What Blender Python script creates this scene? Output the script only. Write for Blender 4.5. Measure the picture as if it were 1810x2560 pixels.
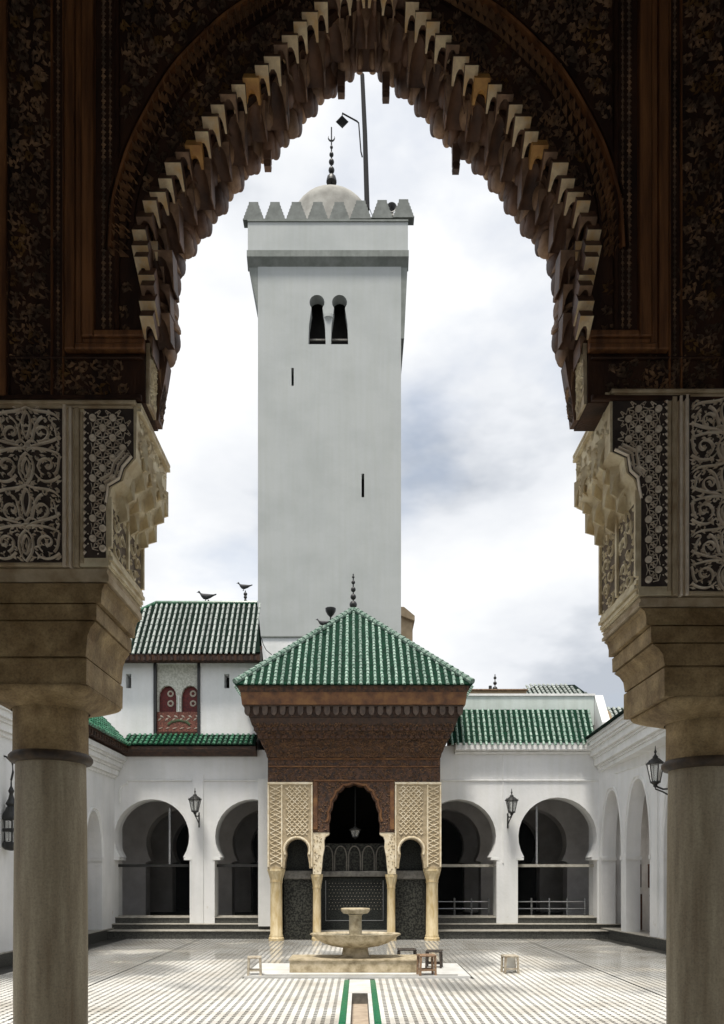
import bpy, bmesh, math, random
from math import sin, cos, pi, sqrt, radians, atan2
from mathutils import Vector, Matrix
from mathutils.geometry import tessellate_polygon
random.seed(7)
for o in list(bpy.data.objects): bpy.data.objects.remove(o)
SC = bpy.context.scene
COL = SC.collection
# ---------------------------------------------------------------- camera
cd = bpy.data.cameras.new('camera'); cam = bpy.data.objects.new('camera', cd); COL.objects.link(cam)
cam.location = (0, 0, 1.6); cam.rotation_euler = (radians(90), 0, 0)
cd.lens = 26.0; cd.sensor_width = 36; cd.sensor_fit = 'AUTO'
cd.shift_x = 0.0028; cd.shift_y = 0.3515; cd.clip_end = 2000; cd.clip_start = 0.05
SC.camera = cam
# ---------------------------------------------------------------- sky
SUN_EL, SUN_AZ = 71, 197
w = bpy.data.worlds.new('World'); SC.world = w; w.use_nodes = True
nt = w.node_tree; N = nt.nodes; L = nt.links; N.clear()
wo = N.new('ShaderNodeOutputWorld'); bg = N.new('ShaderNodeBackground'); bg.inputs[1].default_value = 0.1
sk = N.new('ShaderNodeTexSky'); sk.sky_type = 'NISHITA'; sk.sun_disc = False
sk.sun_elevation = radians(SUN_EL); sk.sun_rotation = radians(SUN_AZ)
sk.air_density = 1.2; sk.dust_density = 2.0
tc = N.new('ShaderNodeTexCoord'); mp = N.new('ShaderNodeMapping'); mp.inputs['Scale'].default_value = (1, 1, 1.9)
mp.inputs['Location'].default_value = (3.15, 0.4, 1.3)
n1 = N.new('ShaderNodeTexNoise'); n1.inputs['Scale'].default_value = 2.6; n1.inputs['Detail'].default_value = 7; n1.inputs['Roughness'].default_value = .5
n2 = N.new('ShaderNodeTexNoise'); n2.inputs['Scale'].default_value = 1.9; n2.inputs['Detail'].default_value = 6; n2.inputs['Roughness'].default_value = .55
mp2 = N.new('ShaderNodeMapping'); mp2.inputs['Location'].default_value = (18.53, 3.60, 15.68); mp2.inputs['Scale'].default_value = (1, 1, 2.2)
r1 = N.new('ShaderNodeValToRGB'); r1.color_ramp.elements[0].position = .34; r1.color_ramp.elements[1].position = .50
r1.color_ramp.elements[0].color = (.45, .45, .45, 1)
r2 = N.new('ShaderNodeValToRGB'); r2.color_ramp.elements[0].position = .36; r2.color_ramp.elements[1].position = .60
r2.color_ramp.elements[0].color = (3.2, 3.45, 3.85, 1); r2.color_ramp.elements[1].color = (6.35, 6.4, 6.45, 1)
e = r2.color_ramp.elements.new(.455); e.color = (5.15, 5.3, 5.55, 1)
mx = N.new('ShaderNodeMixRGB')
L.new(tc.outputs['Generated'], mp.inputs[0]); L.new(tc.outputs['Generated'], mp2.inputs[0])
L.new(mp.outputs[0], n1.inputs['Vector']); L.new(mp2.outputs[0], n2.inputs['Vector'])
L.new(n1.outputs[0], r1.inputs[0]); L.new(n2.outputs[0], r2.inputs[0])
L.new(r1.outputs[0], mx.inputs[0]); L.new(sk.outputs[0], mx.inputs[1]); L.new(r2.outputs[0], mx.inputs[2])
L.new(mx.outputs[0], bg.inputs[0]); L.new(bg.outputs[0], wo.inputs[0])
# ---------------------------------------------------------------- sun (veiled by cloud)
sd = bpy.data.lights.new('sun', 'SUN'); sd.energy = 2.6; sd.angle = radians(12); sd.color = (1, .95, .86)
so = bpy.data.objects.new('sun', sd); COL.objects.link(so)
az = radians(SUN_AZ)
sdir = Vector((sin(az) * cos(radians(SUN_EL)), cos(az) * cos(radians(SUN_EL)), sin(radians(SUN_EL))))
so.rotation_euler = sdir.to_track_quat('Z', 'Y').to_euler(); so.location = (0, 0, 40)
SC.view_settings.view_transform = 'Standard'; SC.view_settings.look = 'None'
SC.view_settings.exposure = 0.75; SC.view_settings.gamma = 1.0; SC.view_settings.use_curve_mapping = False
SC.render.engine = 'CYCLES'
SC.cycles.max_bounces = 8; SC.cycles.diffuse_bounces = 5

# ---------------------------------------------------------------- helpers
class MB:
    def __init__(s, xf=None): s.v = []; s.f = []; s.xf = xf
    def add(s, vs, fs):
        b = len(s.v)
        if s.xf is not None: vs = [tuple(s.xf @ Vector(p)) for p in vs]
        s.v.extend(vs); s.f.extend([tuple(i + b for i in f) for f in fs]); return s
    def box(s, x0, x1, y0, y1, z0, z1):
        return s.add([(x0,y0,z0),(x1,y0,z0),(x1,y1,z0),(x0,y1,z0),(x0,y0,z1),(x1,y0,z1),(x1,y1,z1),(x0,y1,z1)],
                     [(0,3,2,1),(4,5,6,7),(0,1,5,4),(1,2,6,5),(2,3,7,6),(3,0,4,7)])
    def bbox(s, x0, x1, y0, y1, z0, z1, b=.006):
        # box with its four front (low y) edges chamfered
        return s.add([(x0,y0+b,z0),(x1,y0+b,z0),(x1,y0+b,z1),(x0,y0+b,z1),(x0+b,y0,z0+b),(x1-b,y0,z0+b),(x1-b,y0,z1-b),(x0+b,y0,z1-b),
                      (x0,y1,z0),(x1,y1,z0),(x1,y1,z1),(x0,y1,z1)],
                     [(4,5,6,7),(0,1,5,4),(1,2,6,5),(2,3,7,6),(3,0,4,7),(0,8,9,1),(1,9,10,2),(2,10,11,3),(3,11,8,0),(8,11,10,9)])
    def prism(s, loops, a, b, axis='y'):
        # loops: outline (and holes) as 2D points; extruded along axis from a to b
        if not isinstance(loops[0], list): loops = [loops]
        def mk(p, t):
            if axis == 'y': return (p[0], t, p[1])
            if axis == 'z': return (p[0], p[1], t)
            return (t, p[0], p[1])
        tris = tessellate_polygon([[Vector((p[0], p[1], 0)) for p in lp] for lp in loops])
        pts = [p for lp in loops for p in lp]; n = len(pts)
        vs = [mk(p, a) for p in pts] + [mk(p, b) for p in pts]
        fs = [tuple(t) for t in tris] + [tuple(i + n for i in reversed(t)) for t in tris]
        k = 0
        for lp in loops:
            m = len(lp)
            for i in range(m):
                j = (i + 1) % m; fs.append((k + i, k + j, n + k + j, n + k + i))
            k += m
        return s.add(vs, fs)
    def lathe(s, prof, c=(0,0,0), n=24, mod=None, caps=True):
        vs = []; fs = []
        for r, z in prof:
            for i in range(n):
                a = 2*pi*i/n; rr = r*(mod(i, r, z) if mod else 1)
                vs.append((c[0]+rr*cos(a), c[1]+rr*sin(a), c[2]+z))
        m = len(prof)
        for k in range(m-1):
            for i in range(n):
                j = (i+1) % n; fs.append((k*n+i, k*n+j, (k+1)*n+j, (k+1)*n+i))
        if caps: fs.append(tuple(range(n-1, -1, -1))); fs.append(tuple((m-1)*n+i for i in range(n)))
        return s.add(vs, fs)
    def tube(s, pts, r, n=6):
        vs = []; fs = []; m = len(pts); P = [Vector(p) for p in pts]
        rr = r if isinstance(r, (list, tuple)) else [r]*m
        for k in range(m):
            d = (P[min(k+1, m-1)] - P[max(k-1, 0)]).normalized()
            u = d.cross(Vector((0,0,1)));
            if u.length < .05: u = d.cross(Vector((1,0,0)))
            u.normalize(); v = d.cross(u)
            for i in range(n):
                a = 2*pi*i/n; vs.append(tuple(P[k] + (u*cos(a) + v*sin(a))*rr[k]))
        for k in range(m-1):
            for i in range(n):
                j = (i+1) % n; fs.append((k*n+i, k*n+j, (k+1)*n+j, (k+1)*n+i))
        fs.append(tuple(range(n-1,-1,-1))); fs.append(tuple((m-1)*n+i for i in range(n)))
        return s.add(vs, fs)
    def ribbon(s, pts, wd, h, F, taper=False):
        # ridge-shaped ribbon on a surface: F(u, v, w) places it
        m = len(pts); vs = []; fs = []
        for k in range(m):
            a = pts[max(k-1,0)]; b = pts[min(k+1,m-1)]; dx, dy = b[0]-a[0], b[1]-a[1]; l = sqrt(dx*dx+dy*dy) or 1
            nx, ny = -dy/l, dx/l; t = k/(m-1); ww = wd*(.25+.75*sin(pi*min(1, .12+t*.88))) if taper else wd
            u, v = pts[k]
            vs += [F(u+nx*ww/2, v+ny*ww/2, 0), F(u+nx*ww/4, v+ny*ww/4, h), F(u-nx*ww/4, v-ny*ww/4, h), F(u-nx*ww/2, v-ny*ww/2, 0)]
        for k in range(m-1):
            for i in range(3): fs.append((4*k+i, 4*k+i+1, 4*k+i+5, 4*k+i+4))
        return s.add(vs, fs)
    def leaf(s, u, v, ang, ln, wd, h, F):
        c, q = cos(ang), sin(ang)
        def T(a, b, hh): return F(u + a*c - b*q, v + a*q + b*c, hh)
        return s.add([T(-ln/2,0,0), T(-ln*.1,wd/2,0), T(ln/2,wd*.15,0), T(-ln*.1,-wd/2,0), T(-ln*.05,0,h)],
                     [(0,3,4),(3,2,4),(2,1,4),(1,0,4)])
    def grid(s, fn, nu, nv):
        vs = [fn(i/nu, j/nv) for j in range(nv+1) for i in range(nu+1)]
        fs = [(j*(nu+1)+i, j*(nu+1)+i+1, (j+1)*(nu+1)+i+1, (j+1)*(nu+1)+i) for j in range(nv) for i in range(nu)]
        return s.add(vs, fs)
    def mesh(s, name, mat, smooth=None):
        me = bpy.data.meshes.new(name); me.from_pydata(s.v, [], s.f); me.materials.append(mat)
        if len(s.v) < 60000:
            bm = bmesh.new(); bm.from_mesh(me); bmesh.ops.recalc_face_normals(bm, faces=bm.faces[:]); bm.to_mesh(me); bm.free()
        if smooth is not None:
            for p in me.polygons: p.use_smooth = True
            me.set_sharp_from_angle(angle=radians(smooth))
        me.update(); return me
    def build(s, name, mat, parent=None, smooth=None, kind=None, label=None):
        o = bpy.data.objects.new(name, s.mesh(name, mat, smooth)); COL.objects.link(o)
        if parent is not None: o.parent = parent
        if kind: o['kind'] = kind
        if label: o['label'] = label
        return o
def inst(me, name, parent, loc, rot=(0,0,0), sc=(1,1,1)):
    o = bpy.data.objects.new(name, me); COL.objects.link(o); o.parent = parent
    o.location = loc; o.rotation_euler = rot; o.scale = sc; return o
def thing(name, label, cat, group=None, loc=(0,0,0)):
    o = bpy.data.objects.new(name, None); COL.objects.link(o); o.empty_display_size = .2
    o['label'] = label; o['category'] = cat; o.location = loc
    if group: o['group'] = group
    return o
def tag(o, label, cat, group=None):
    o['label'] = label; o['category'] = cat
    if group: o['group'] = group
    return o
def struct(o): o['kind'] = 'structure'; return o
F_ = 1658.0
def X(px, Y): return (px - 805) * Y / F_
def Z(py, Y): return 1.6 + (1955 - py) * Y / F_

# ---------------------------------------------------------------- materials
def mat(name, c1, c2=None, rough=.7, scale=6, detail=5, lo=.35, hi=.65, bump=.0, bscale=60, metal=0, spec=.5, stretch=(1,1,1), rough2=None, bdist=.01, coat=0, streak=0, c3=None, speck=0, objrand=0, grime=0):
    m = bpy.data.materials.new(name); m.use_nodes = True; t = m.node_tree; n = t.nodes; l = t.links
    p = n['Principled BSDF']; p.inputs['Roughness'].default_value = rough; p.inputs['Metallic'].default_value = metal
    p.inputs['Specular IOR Level'].default_value = spec; p.inputs['Coat Weight'].default_value = coat
    g = n.new('ShaderNodeNewGeometry'); mp = n.new('ShaderNodeMapping'); mp.inputs['Scale'].default_value = stretch
    l.new(g.outputs['Position'], mp.inputs[0])
    if c2 is None: c2 = tuple(x*.78 for x in c1)
    no = n.new('ShaderNodeTexNoise'); no.inputs['Scale'].default_value = scale; no.inputs['Detail'].default_value = detail; no.inputs['Roughness'].default_value = .6
    l.new(mp.outputs[0], no.inputs['Vector'])
    r = n.new('ShaderNodeValToRGB'); r.color_ramp.elements[0].position = lo; r.color_ramp.elements[1].position = hi
    r.color_ramp.elements[0].color = (*c2, 1); r.color_ramp.elements[1].color = (*c1, 1)
    if c3: e = r.color_ramp.elements.new((lo+hi)/2); e.color = (*c3, 1)
    l.new(no.outputs[0], r.inputs[0]); out = r.outputs[0]
    if streak:
        ms = n.new('ShaderNodeMapping'); ms.inputs['Scale'].default_value = (3.5, 3.5, .22); l.new(g.outputs['Position'], ms.inputs[0])
        ns = n.new('ShaderNodeTexNoise'); ns.inputs['Scale'].default_value = 2.2; ns.inputs['Detail'].default_value = 6; l.new(ms.outputs[0], ns.inputs['Vector'])
        rs = n.new('ShaderNodeValToRGB'); rs.color_ramp.elements[0].position = .3; rs.color_ramp.elements[1].position = .62
        d = 1 - streak; rs.color_ramp.elements[0].color = (d, d, d*.98, 1); rs.color_ramp.elements[1].color = (1,1,1,1); l.new(ns.outputs[0], rs.inputs[0])
        mu = n.new('ShaderNodeMixRGB'); mu.blend_type = 'MULTIPLY'; mu.inputs[0].default_value = 1; l.new(out, mu.inputs[1]); l.new(rs.outputs[0], mu.inputs[2]); out = mu.outputs[0]
    def mult(src, a, b):
        mu = n.new('ShaderNodeMixRGB'); mu.blend_type = 'MULTIPLY'; mu.inputs[0].default_value = 1; l.new(src, mu.inputs[1]); l.new(b, mu.inputs[2]); return mu.outputs[0]
    def ramp(src, p0, v0, p1, v1, tint=(1,1,1)):
        q = n.new('ShaderNodeValToRGB'); q.color_ramp.elements[0].position = p0; q.color_ramp.elements[1].position = p1
        q.color_ramp.elements[0].color = (v0*tint[0], v0*tint[1], v0*tint[2], 1); q.color_ramp.elements[1].color = (v1, v1, v1, 1); l.new(src, q.inputs[0]); return q.outputs[0]
    if speck:
        nk = n.new('ShaderNodeTexNoise'); nk.inputs['Scale'].default_value = 70; nk.inputs['Detail'].default_value = 8; nk.inputs['Roughness'].default_value = .7; l.new(g.outputs['Position'], nk.inputs['Vector'])
        out = mult(out, 0, ramp(nk.outputs[0], .34, 1-speck, .56, 1.0))
    if objrand:
        oi = n.new('ShaderNodeObjectInfo'); out = mult(out, 0, ramp(oi.outputs['Random'], 0, 1-objrand, 1, 1.0))
    if grime:
        sx = n.new('ShaderNodeSeparateXYZ'); l.new(g.outputs['Position'], sx.inputs[0])
        ng = n.new('ShaderNodeTexNoise'); ng.inputs['Scale'].default_value = 3.5; ng.inputs['Detail'].default_value = 8; l.new(g.outputs['Position'], ng.inputs['Vector'])
        ma = n.new('ShaderNodeMath'); ma.operation = 'MULTIPLY_ADD'; ma.inputs[1].default_value = 2.2; l.new(ng.outputs[0], ma.inputs[0])
        mb = n.new('ShaderNodeMath'); mb.operation = 'MULTIPLY'; mb.inputs[1].default_value = .35; l.new(sx.outputs[2], mb.inputs[0]); l.new(mb.outputs[0], ma.inputs[2])
        out = mult(out, 0, ramp(ma.outputs[0], .85, 1-grime, 1.35, 1.0, (1,.97,.90)))
    l.new(out, p.inputs['Base Color'])
    if rough2 is not None:
        rr = n.new('ShaderNodeMapRange'); rr.inputs[1].default_value = lo; rr.inputs[2].default_value = hi; rr.inputs[3].default_value = rough2; rr.inputs[4].default_value = rough
        l.new(no.outputs[0], rr.inputs[0]); l.new(rr.outputs[0], p.inputs['Roughness'])
    if bump:
        nb = n.new('ShaderNodeTexNoise'); nb.inputs['Scale'].default_value = bscale; nb.inputs['Detail'].default_value = 4
        l.new(mp.outputs[0], nb.inputs['Vector'])
        b = n.new('ShaderNodeBump'); b.inputs['Strength'].default_value = bump; b.inputs['Distance'].default_value = bdist
        l.new(nb.outputs[0], b.inputs['Height']); l.new(b.outputs[0], p.inputs['Normal'])
    return m
white = mat('limewash', (.80,.80,.80), (.66,.67,.67), .85, 1.1, bump=.35, bscale=14, streak=.05, detail=10, lo=.25, hi=.6, speck=.05, grime=.16)
white2 = mat('limewash_trim', (.82,.82,.81), (.72,.72,.71), .85, 3, bump=.2, bscale=30, streak=.08)
towerm = mat('minaret_plaster', (.43,.45,.443), (.37,.391,.383), .9, .55, bump=.2, bscale=9, streak=.04, stretch=(.9,.9,1.2), detail=9, lo=.3, hi=.6, speck=.06)
towerd = mat('minaret_trim', (.24,.256,.24), (.17,.185,.17), .9, 2, bump=.3, bscale=18, streak=.15)
stone = mat('warm_limestone', (.56,.40,.20), (.24,.15,.06), .75, 5, bump=.5, bscale=70, c3=(.38,.26,.12), streak=.25, detail=10, speck=.35)
stone2 = mat('column_marble', (.50,.42,.28), (.24,.175,.10), .5, 3.5, bump=.4, bscale=90, stretch=(3.5,3.5,.3), c3=(.36,.29,.185), detail=12, lo=.3, hi=.7, speck=.3)
stucco = mat('ivory_stucco', (.90,.79,.64), (.72,.60,.45), .85, 9, bump=.3, bscale=70)
stuccoW = mat('ivory_stucco_border', (.60,.49,.33), (.36,.26,.15), .85, 7, bump=.3, bscale=60)
stuccod = mat('shaded_carved_ground', (.075,.055,.045), (.035,.026,.022), .95, 12)  # dirt and the shade of the deep carving, both put into the colour
stuccoj = mat('jamb_stucco', (.84,.74,.52), (.58,.46,.28), .85, 8, bump=.3, bscale=60)
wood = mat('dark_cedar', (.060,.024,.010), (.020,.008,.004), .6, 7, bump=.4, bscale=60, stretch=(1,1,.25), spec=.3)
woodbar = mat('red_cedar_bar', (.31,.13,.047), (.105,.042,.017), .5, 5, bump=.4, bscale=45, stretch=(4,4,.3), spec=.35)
woodleaf = mat('carved_cedar', (.36,.21,.11), (.08,.05,.03), .6, 9, lo=.4, hi=.6, c3=(.17,.105,.065), spec=.5)
woodrim = mat('worn_lit_muqarnas_edge', (.42,.25,.14), (.16,.09,.05), .6, 8, bump=.3, bscale=50, c3=(.26,.15,.085))  # lighter brown for worn edges, with their highlights painted in
woodmq = mat('muqarnas_cedar', (.20,.100,.055), (.06,.031,.019), .6, 6, bump=.3, bscale=40, c3=(.125,.063,.036))
cream = mat('muqarnas_cream', (.95,.76,.46), (.72,.46,.20), .55, 9, bump=.2, bscale=50, c3=(.72,.54,.33))
gold = mat('muqarnas_gilt', (.75,.42,.12), (.45,.20,.05), .5, 8)
pwood = mat('pavilion_cedar', (.105,.046,.021), (.030,.014,.008), .6, 14, bump=.7, bscale=34, lo=.4, hi=.6, c3=(.065,.030,.014), bdist=.03)
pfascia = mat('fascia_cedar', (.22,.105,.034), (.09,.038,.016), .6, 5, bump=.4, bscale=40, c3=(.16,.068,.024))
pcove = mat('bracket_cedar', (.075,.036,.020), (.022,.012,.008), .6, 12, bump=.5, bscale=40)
pgrey = mat('grey_cedar', (.10,.068,.048), (.045,.03,.022), .7, 8)
tileg = mat('green_glazed_tile', (.12,.30,.19), (.012,.09,.045), .22, 16, lo=.40, hi=.66, c3=(.035,.17,.09), spec=.3, objrand=.4)
tilep = mat('pale_green_tile', (.42,.52,.45), (.06,.15,.10), .55, 22, lo=.36, hi=.60, c3=(.22,.34,.27), spec=.25, objrand=.4)  # pale ribs: sky reflection on the glaze painted into the colour
tilew = mat('weathered_sheen_tile', (.42,.45,.42), (.12,.17,.14), .6, 18, lo=.3, hi=.5, spec=.25, objrand=.35)  # weathered glaze, whitened further by a painted sky reflection
tilev = mat('dark_green_pan_tile', (.004,.036,.018), (.002,.014,.008), .8, 14, spec=.1)
tilek = mat('black_green_pan_tile', (.008,.020,.014), (.004,.008,.006), .85, 14, spec=.05)
iron = mat('black_iron', (.018,.018,.017), (.010,.010,.010), .45, 20)
pole = mat('mast_paint', (.012,.012,.013), (.008,.008,.009), .9, 10)
steel = mat('grey_steel', (.42,.43,.44), (.30,.31,.32), .35, 20, metal=.6)
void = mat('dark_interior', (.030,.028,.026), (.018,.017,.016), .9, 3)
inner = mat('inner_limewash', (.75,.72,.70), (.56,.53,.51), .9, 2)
beige = mat('beige_plaster', (.52,.40,.26), (.40,.30,.19), .9, 3, bump=.2, bscale=20)
pstucco = mat('pavilion_stucco', (.84,.75,.58), (.64,.53,.35), .85, 8)
pground = mat('pavilion_stucco_ground', (.48,.39,.26), (.33,.26,.16), .9, 10)
pcol = mat('honey_marble', (.74,.62,.40), (.52,.39,.19), .5, 6, stretch=(2,2,.5))
zell = mat('dark_zellij', (.036,.040,.036), (.010,.011,.010), .6, 38, lo=.42, hi=.56, spec=.2, c3=(.025,.028,.027))
zell2 = mat('patterned_zellij', (.055,.056,.046), (.012,.012,.011), .6, 22, lo=.45, hi=.55, c3=(.026,.027,.023), spec=.2)
ledgem = mat('grey_ledge_stone', (.20,.19,.17), (.10,.095,.085), .7, 12)
redm = mat('painted_red_wood', (.16,.018,.014), (.07,.008,.008), .6, 18)
grnp = mat('painted_green_motif', (.03,.12,.05), (.10,.04,.02), .6, 25)
whitep = mat('painted_white_motif', (.55,.50,.42), (.35,.28,.22), .7, 30)
shutter = mat('brown_shutter', (.12,.045,.022), (.05,.02,.012), .6, 10)
def floor_mat():
    m = mat('ivory_floor_tile', (.80,.79,.75), (.56,.53,.47), .35, 1.1, lo=.36, hi=.60, detail=10, c3=(.71,.69,.64), bump=.15, bscale=30, speck=.12)
    t = m.node_tree; n = t.nodes; l = t.links; p = n['Principled BSDF']; g = n.new('ShaderNodeNewGeometry')
    a = n.new('ShaderNodeTexNoise'); a.inputs['Scale'].default_value = .55; a.inputs['Detail'].default_value = 7; l.new(g.outputs['Position'], a.inputs['Vector'])
    sx = n.new('ShaderNodeSeparateXYZ'); l.new(g.outputs['Position'], sx.inputs[0])
    # the back half of the court is still wet
    y = n.new('ShaderNodeMapRange'); y.inputs[1].default_value = 9.0; y.inputs[2].default_value = 14.0; y.inputs[3].default_value = -.12; y.inputs[4].default_value = .13; l.new(sx.outputs[1], y.inputs[0])
    ad = n.new('ShaderNodeMath'); l.new(a.outputs[0], ad.inputs[0]); l.new(y.outputs[0], ad.inputs[1])
    r = n.new('ShaderNodeMapRange'); r.inputs[1].default_value = .46; r.inputs[2].default_value = .58; r.inputs[3].default_value = .45; r.inputs[4].default_value = .05; l.new(ad.outputs[0], r.inputs[0]); l.new(r.outputs[0], p.inputs['Roughness'])
    c = n.new('ShaderNodeMapRange'); c.inputs[1].default_value = .46; c.inputs[2].default_value = .60; c.inputs[3].default_value = 1.0; c.inputs[4].default_value = .62; l.new(ad.outputs[0], c.inputs[0])
    old = p.inputs['Base Color'].links[0].from_socket; vm = n.new('ShaderNodeVectorMath'); vm.operation = 'SCALE'; l.new(old, vm.inputs[0]); l.new(c.outputs[0], vm.inputs['Scale']); l.new(vm.outputs[0], p.inputs['Base Color'])
    return m
ftile = floor_mat()
fgrout = mat('charcoal_floor_tile', (.030,.031,.028), (.055,.052,.046), .6, 2, rough2=.35, spec=.3)
marble = mat('white_marble', (.82,.82,.80), (.66,.65,.61), .3, 4)
fount = mat('fountain_marble', (.55,.47,.34), (.25,.20,.12), .55, 9, bump=.3, bscale=40, c3=(.43,.36,.24))
greent = mat('green_border_tile', (.02,.24,.11), (.012,.13,.07), .25, 30)
chanm = mat('channel_stone', (.58,.48,.37), (.42,.33,.25), .5, 8)
stepm = mat('step_zellij', (.085,.085,.075), (.03,.03,.028), .4, 45, lo=.42, hi=.56)
stepe = mat('step_nosing_stone', (.45,.43,.38), (.28,.26,.22), .6, 9)
birdm = mat('pigeon_feather', (.045,.045,.05), (.02,.02,.022), .7, 30)
stoolw = mat('worn_stool_wood', (.34,.22,.13), (.14,.08,.05), .6, 14)
stoolk = mat('dark_stool_wood', (.06,.045,.035), (.02,.015,.012), .6, 14)
stoolp = mat('pale_stool_wood', (.55,.50,.40), (.30,.24,.17), .6, 14)
lglass = bpy.data.materials.new('lantern_glass'); lglass.use_nodes = True
_p = lglass.node_tree.nodes['Principled BSDF']; _p.inputs['Base Color'].default_value = (.75,.76,.74,1); _p.inputs['Roughness'].default_value = .25; _p.inputs['Transmission Weight'].default_value = .75
pane = bpy.data.materials.new('window_glass'); pane.use_nodes = True
_p = pane.node_tree.nodes['Principled BSDF']; _p.inputs['Base Color'].default_value = (.02,.022,.024,1); _p.inputs['Roughness'].default_value = .08; _p.inputs['Alpha'].default_value = .06; _p.inputs['Specular IOR Level'].default_value = .25
# ================================================================ GROUND
DB = 18.3; K = DB / F_
CH0, CH1, CHY0, CHY1 = -.09, .11, 5.4, 9.75
g = MB()
xs = [-90, CH0, CH1, 90]; ys = [-60, CHY0, CHY1, 140]
for i in range(3):
    for j in range(3):
        if i == 1 and j == 1: continue
        g.add([(xs[i],ys[j],-.012),(xs[i+1],ys[j],-.012),(xs[i+1],ys[j+1],-.012),(xs[i],ys[j+1],-.012)], [(0,1,2,3)])
ground = struct(g.build('courtyard_ground', fgrout))
PT = .1
def rw(y): return 5.93 + .1*(18.3 - y)      # face of the right wing at depth y
def tile_geo(m, x, y, z=0):
    h = .0105; a, b, c = PT*.28, PT*.488, PT*.13
    m.add([(x-a,y-b,z),(x+a,y-b,z),(x+a,y+b,z),(x-a,y+b,z),(x-a,y-b,z-h),(x+a,y-b,z-h),(x+a,y+b,z-h),(x-a,y+b,z-h)],
          [(0,1,2,3),(0,4,5,1),(1,5,6,2),(2,6,7,3),(3,7,4,0)])
    m.add([(x+a,y-c,z-.001),(x+PT-a,y-c,z-.001),(x+PT-a,y+c,z-.001),(x+a,y+c,z-.001),(x+a,y-c,z-h),(x+PT-a,y-c,z-h),(x+PT-a,y+c,z-h),(x+a,y+c,z-h)],
          [(0,1,2,3),(0,4,5,1),(2,6,7,3)])
unit = MB(); tile_geo(unit, 0, 0); unit_me = unit.mesh('floor_tile', ftile)
rest = MB(); near = []
iy = 0
while True:
    y = 5.45 + iy*PT
    if y > 17.66: break
    ix = -62
    while True:
        x = .01 + (ix+.5)*PT; ix += 1
        if x > rw(y) - .4: break
        if x < -5.62: continue
        if abs(x-.01) < .245 and y < 11.1: continue
        if -1.75 < x < 1.70 and 11.12 < y < 12.76: continue
        if 7.8 < y and X(188,y) < x < X(1502,y) and len(near) < 300: near.append((x,y)); continue
        tile_geo(rest, x + random.uniform(-.0015,.0015), y, random.uniform(-.0012,.0008))
    iy += 1
for x, y in near: inst(unit_me, 'floor_tile', ground, (x, y, random.uniform(-.001,.001)))
rest.build('floor_tiling', ftile, ground, kind='stuff')
for xq in (-3.79, 3.91): MB().box(xq-.011,xq+.011,8,17.6,-.002,.0025).build('drain_line',fgrout,ground)
# water channel
ch = thing('water_channel', 'narrow marble lined water channel with green tile borders leading to the fountain', 'channel', loc=(0,8,0))
def Pb(m, name, mt, par, **k):     # build with world coordinates under a moved Empty
    o = m.build(name, mt, par, **k); o.matrix_parent_inverse = Matrix.Translation(par.location).inverted(); return o
m = MB(); m.box(CH0+.001,CH1-.001,CHY0,CHY1,-.16,-.14); Pb(m,'channel_bed',chanm,ch)
m = MB(); m.box(CH0-.02,CH0,CHY0,CHY1,-.16,-.002); m.box(CH1,CH1+.02,CHY0,CHY1,-.16,-.002); m.box(CH0,CH1,CHY1,CHY1+.02,-.16,-.002); Pb(m,'channel_side',ledgem,ch)
for s in (-1,1):
    a, b = (CH0-.05, CH0-.003) if s < 0 else (CH1+.003, CH1+.05)
    m = MB(); m.box(a,b,CHY0,CHY1,-.011,.004); Pb(m,'marble_edging',marble,ch)
    y = 5.5; a, b = (CH0-.128, CH0-.053) if s < 0 else (CH1+.053, CH1+.128)
    tl = MB(); tl.box(a, b, -.048, .048, -.011, .003); me = tl.mesh('border_tile', greent)
    k = 0
    while y < 10.95:
        o = inst(me, 'border_tile', ch, (0, y-8, random.uniform(-.001,.001))); y += .1
m = MB(); m.box(CH0-.05,CH1+.05,CHY1+.02,10.98,-.011,.005); Pb(m,'end_slab',marble,ch)

# ================================================================ BACK ARCADE
def horseshoe(cx, r, cz, zi, hj, zb, n=22):
    a0 = -math.asin((cz - zi)/r) if cz > zi else 0
    pts = [(cx-hj, zb), (cx-hj, zi-.06), (cx-hj+.015, zi-.03)]
    A = pi - a0
    for i in range(n+1):
        a = A + (a0 - A)*i/n; pts.append((cx + r*cos(a), cz + r*sin(a)))
    return pts + [(cx+hj-.015, zi-.03), (cx+hj, zi-.06), (cx+hj, zb)]
def pointed(cx, hw, zi, zt, zb, n=10):
    pts = [(cx-hw, zb)]
    for i in range(n+1):
        t = i/n; pts.append((cx-hw*cos(t*pi/2)**.9 if i < n else cx, zi + (zt-zi)*(sin(t*pi/2)**1.1)))
    rt = [(2*cx - p[0], p[1]) for p in reversed(pts[:-1])]
    return pts + rt
def ring(pts, inner_off, F, mb, wd, h):
    mb.ribbon(pts, wd, h, F)
kx = lambda px: (px-805)*K
kz = lambda py: 1.6+(1955-py)*K
ZB = .33
hA = [(kx(340), 84*K), (kx(566), 84*K)]
hB = [(kx(1028), 84*K), (kx(1250), 88*K)]
czA = kz(1876); ziA = kz(1922)
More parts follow.
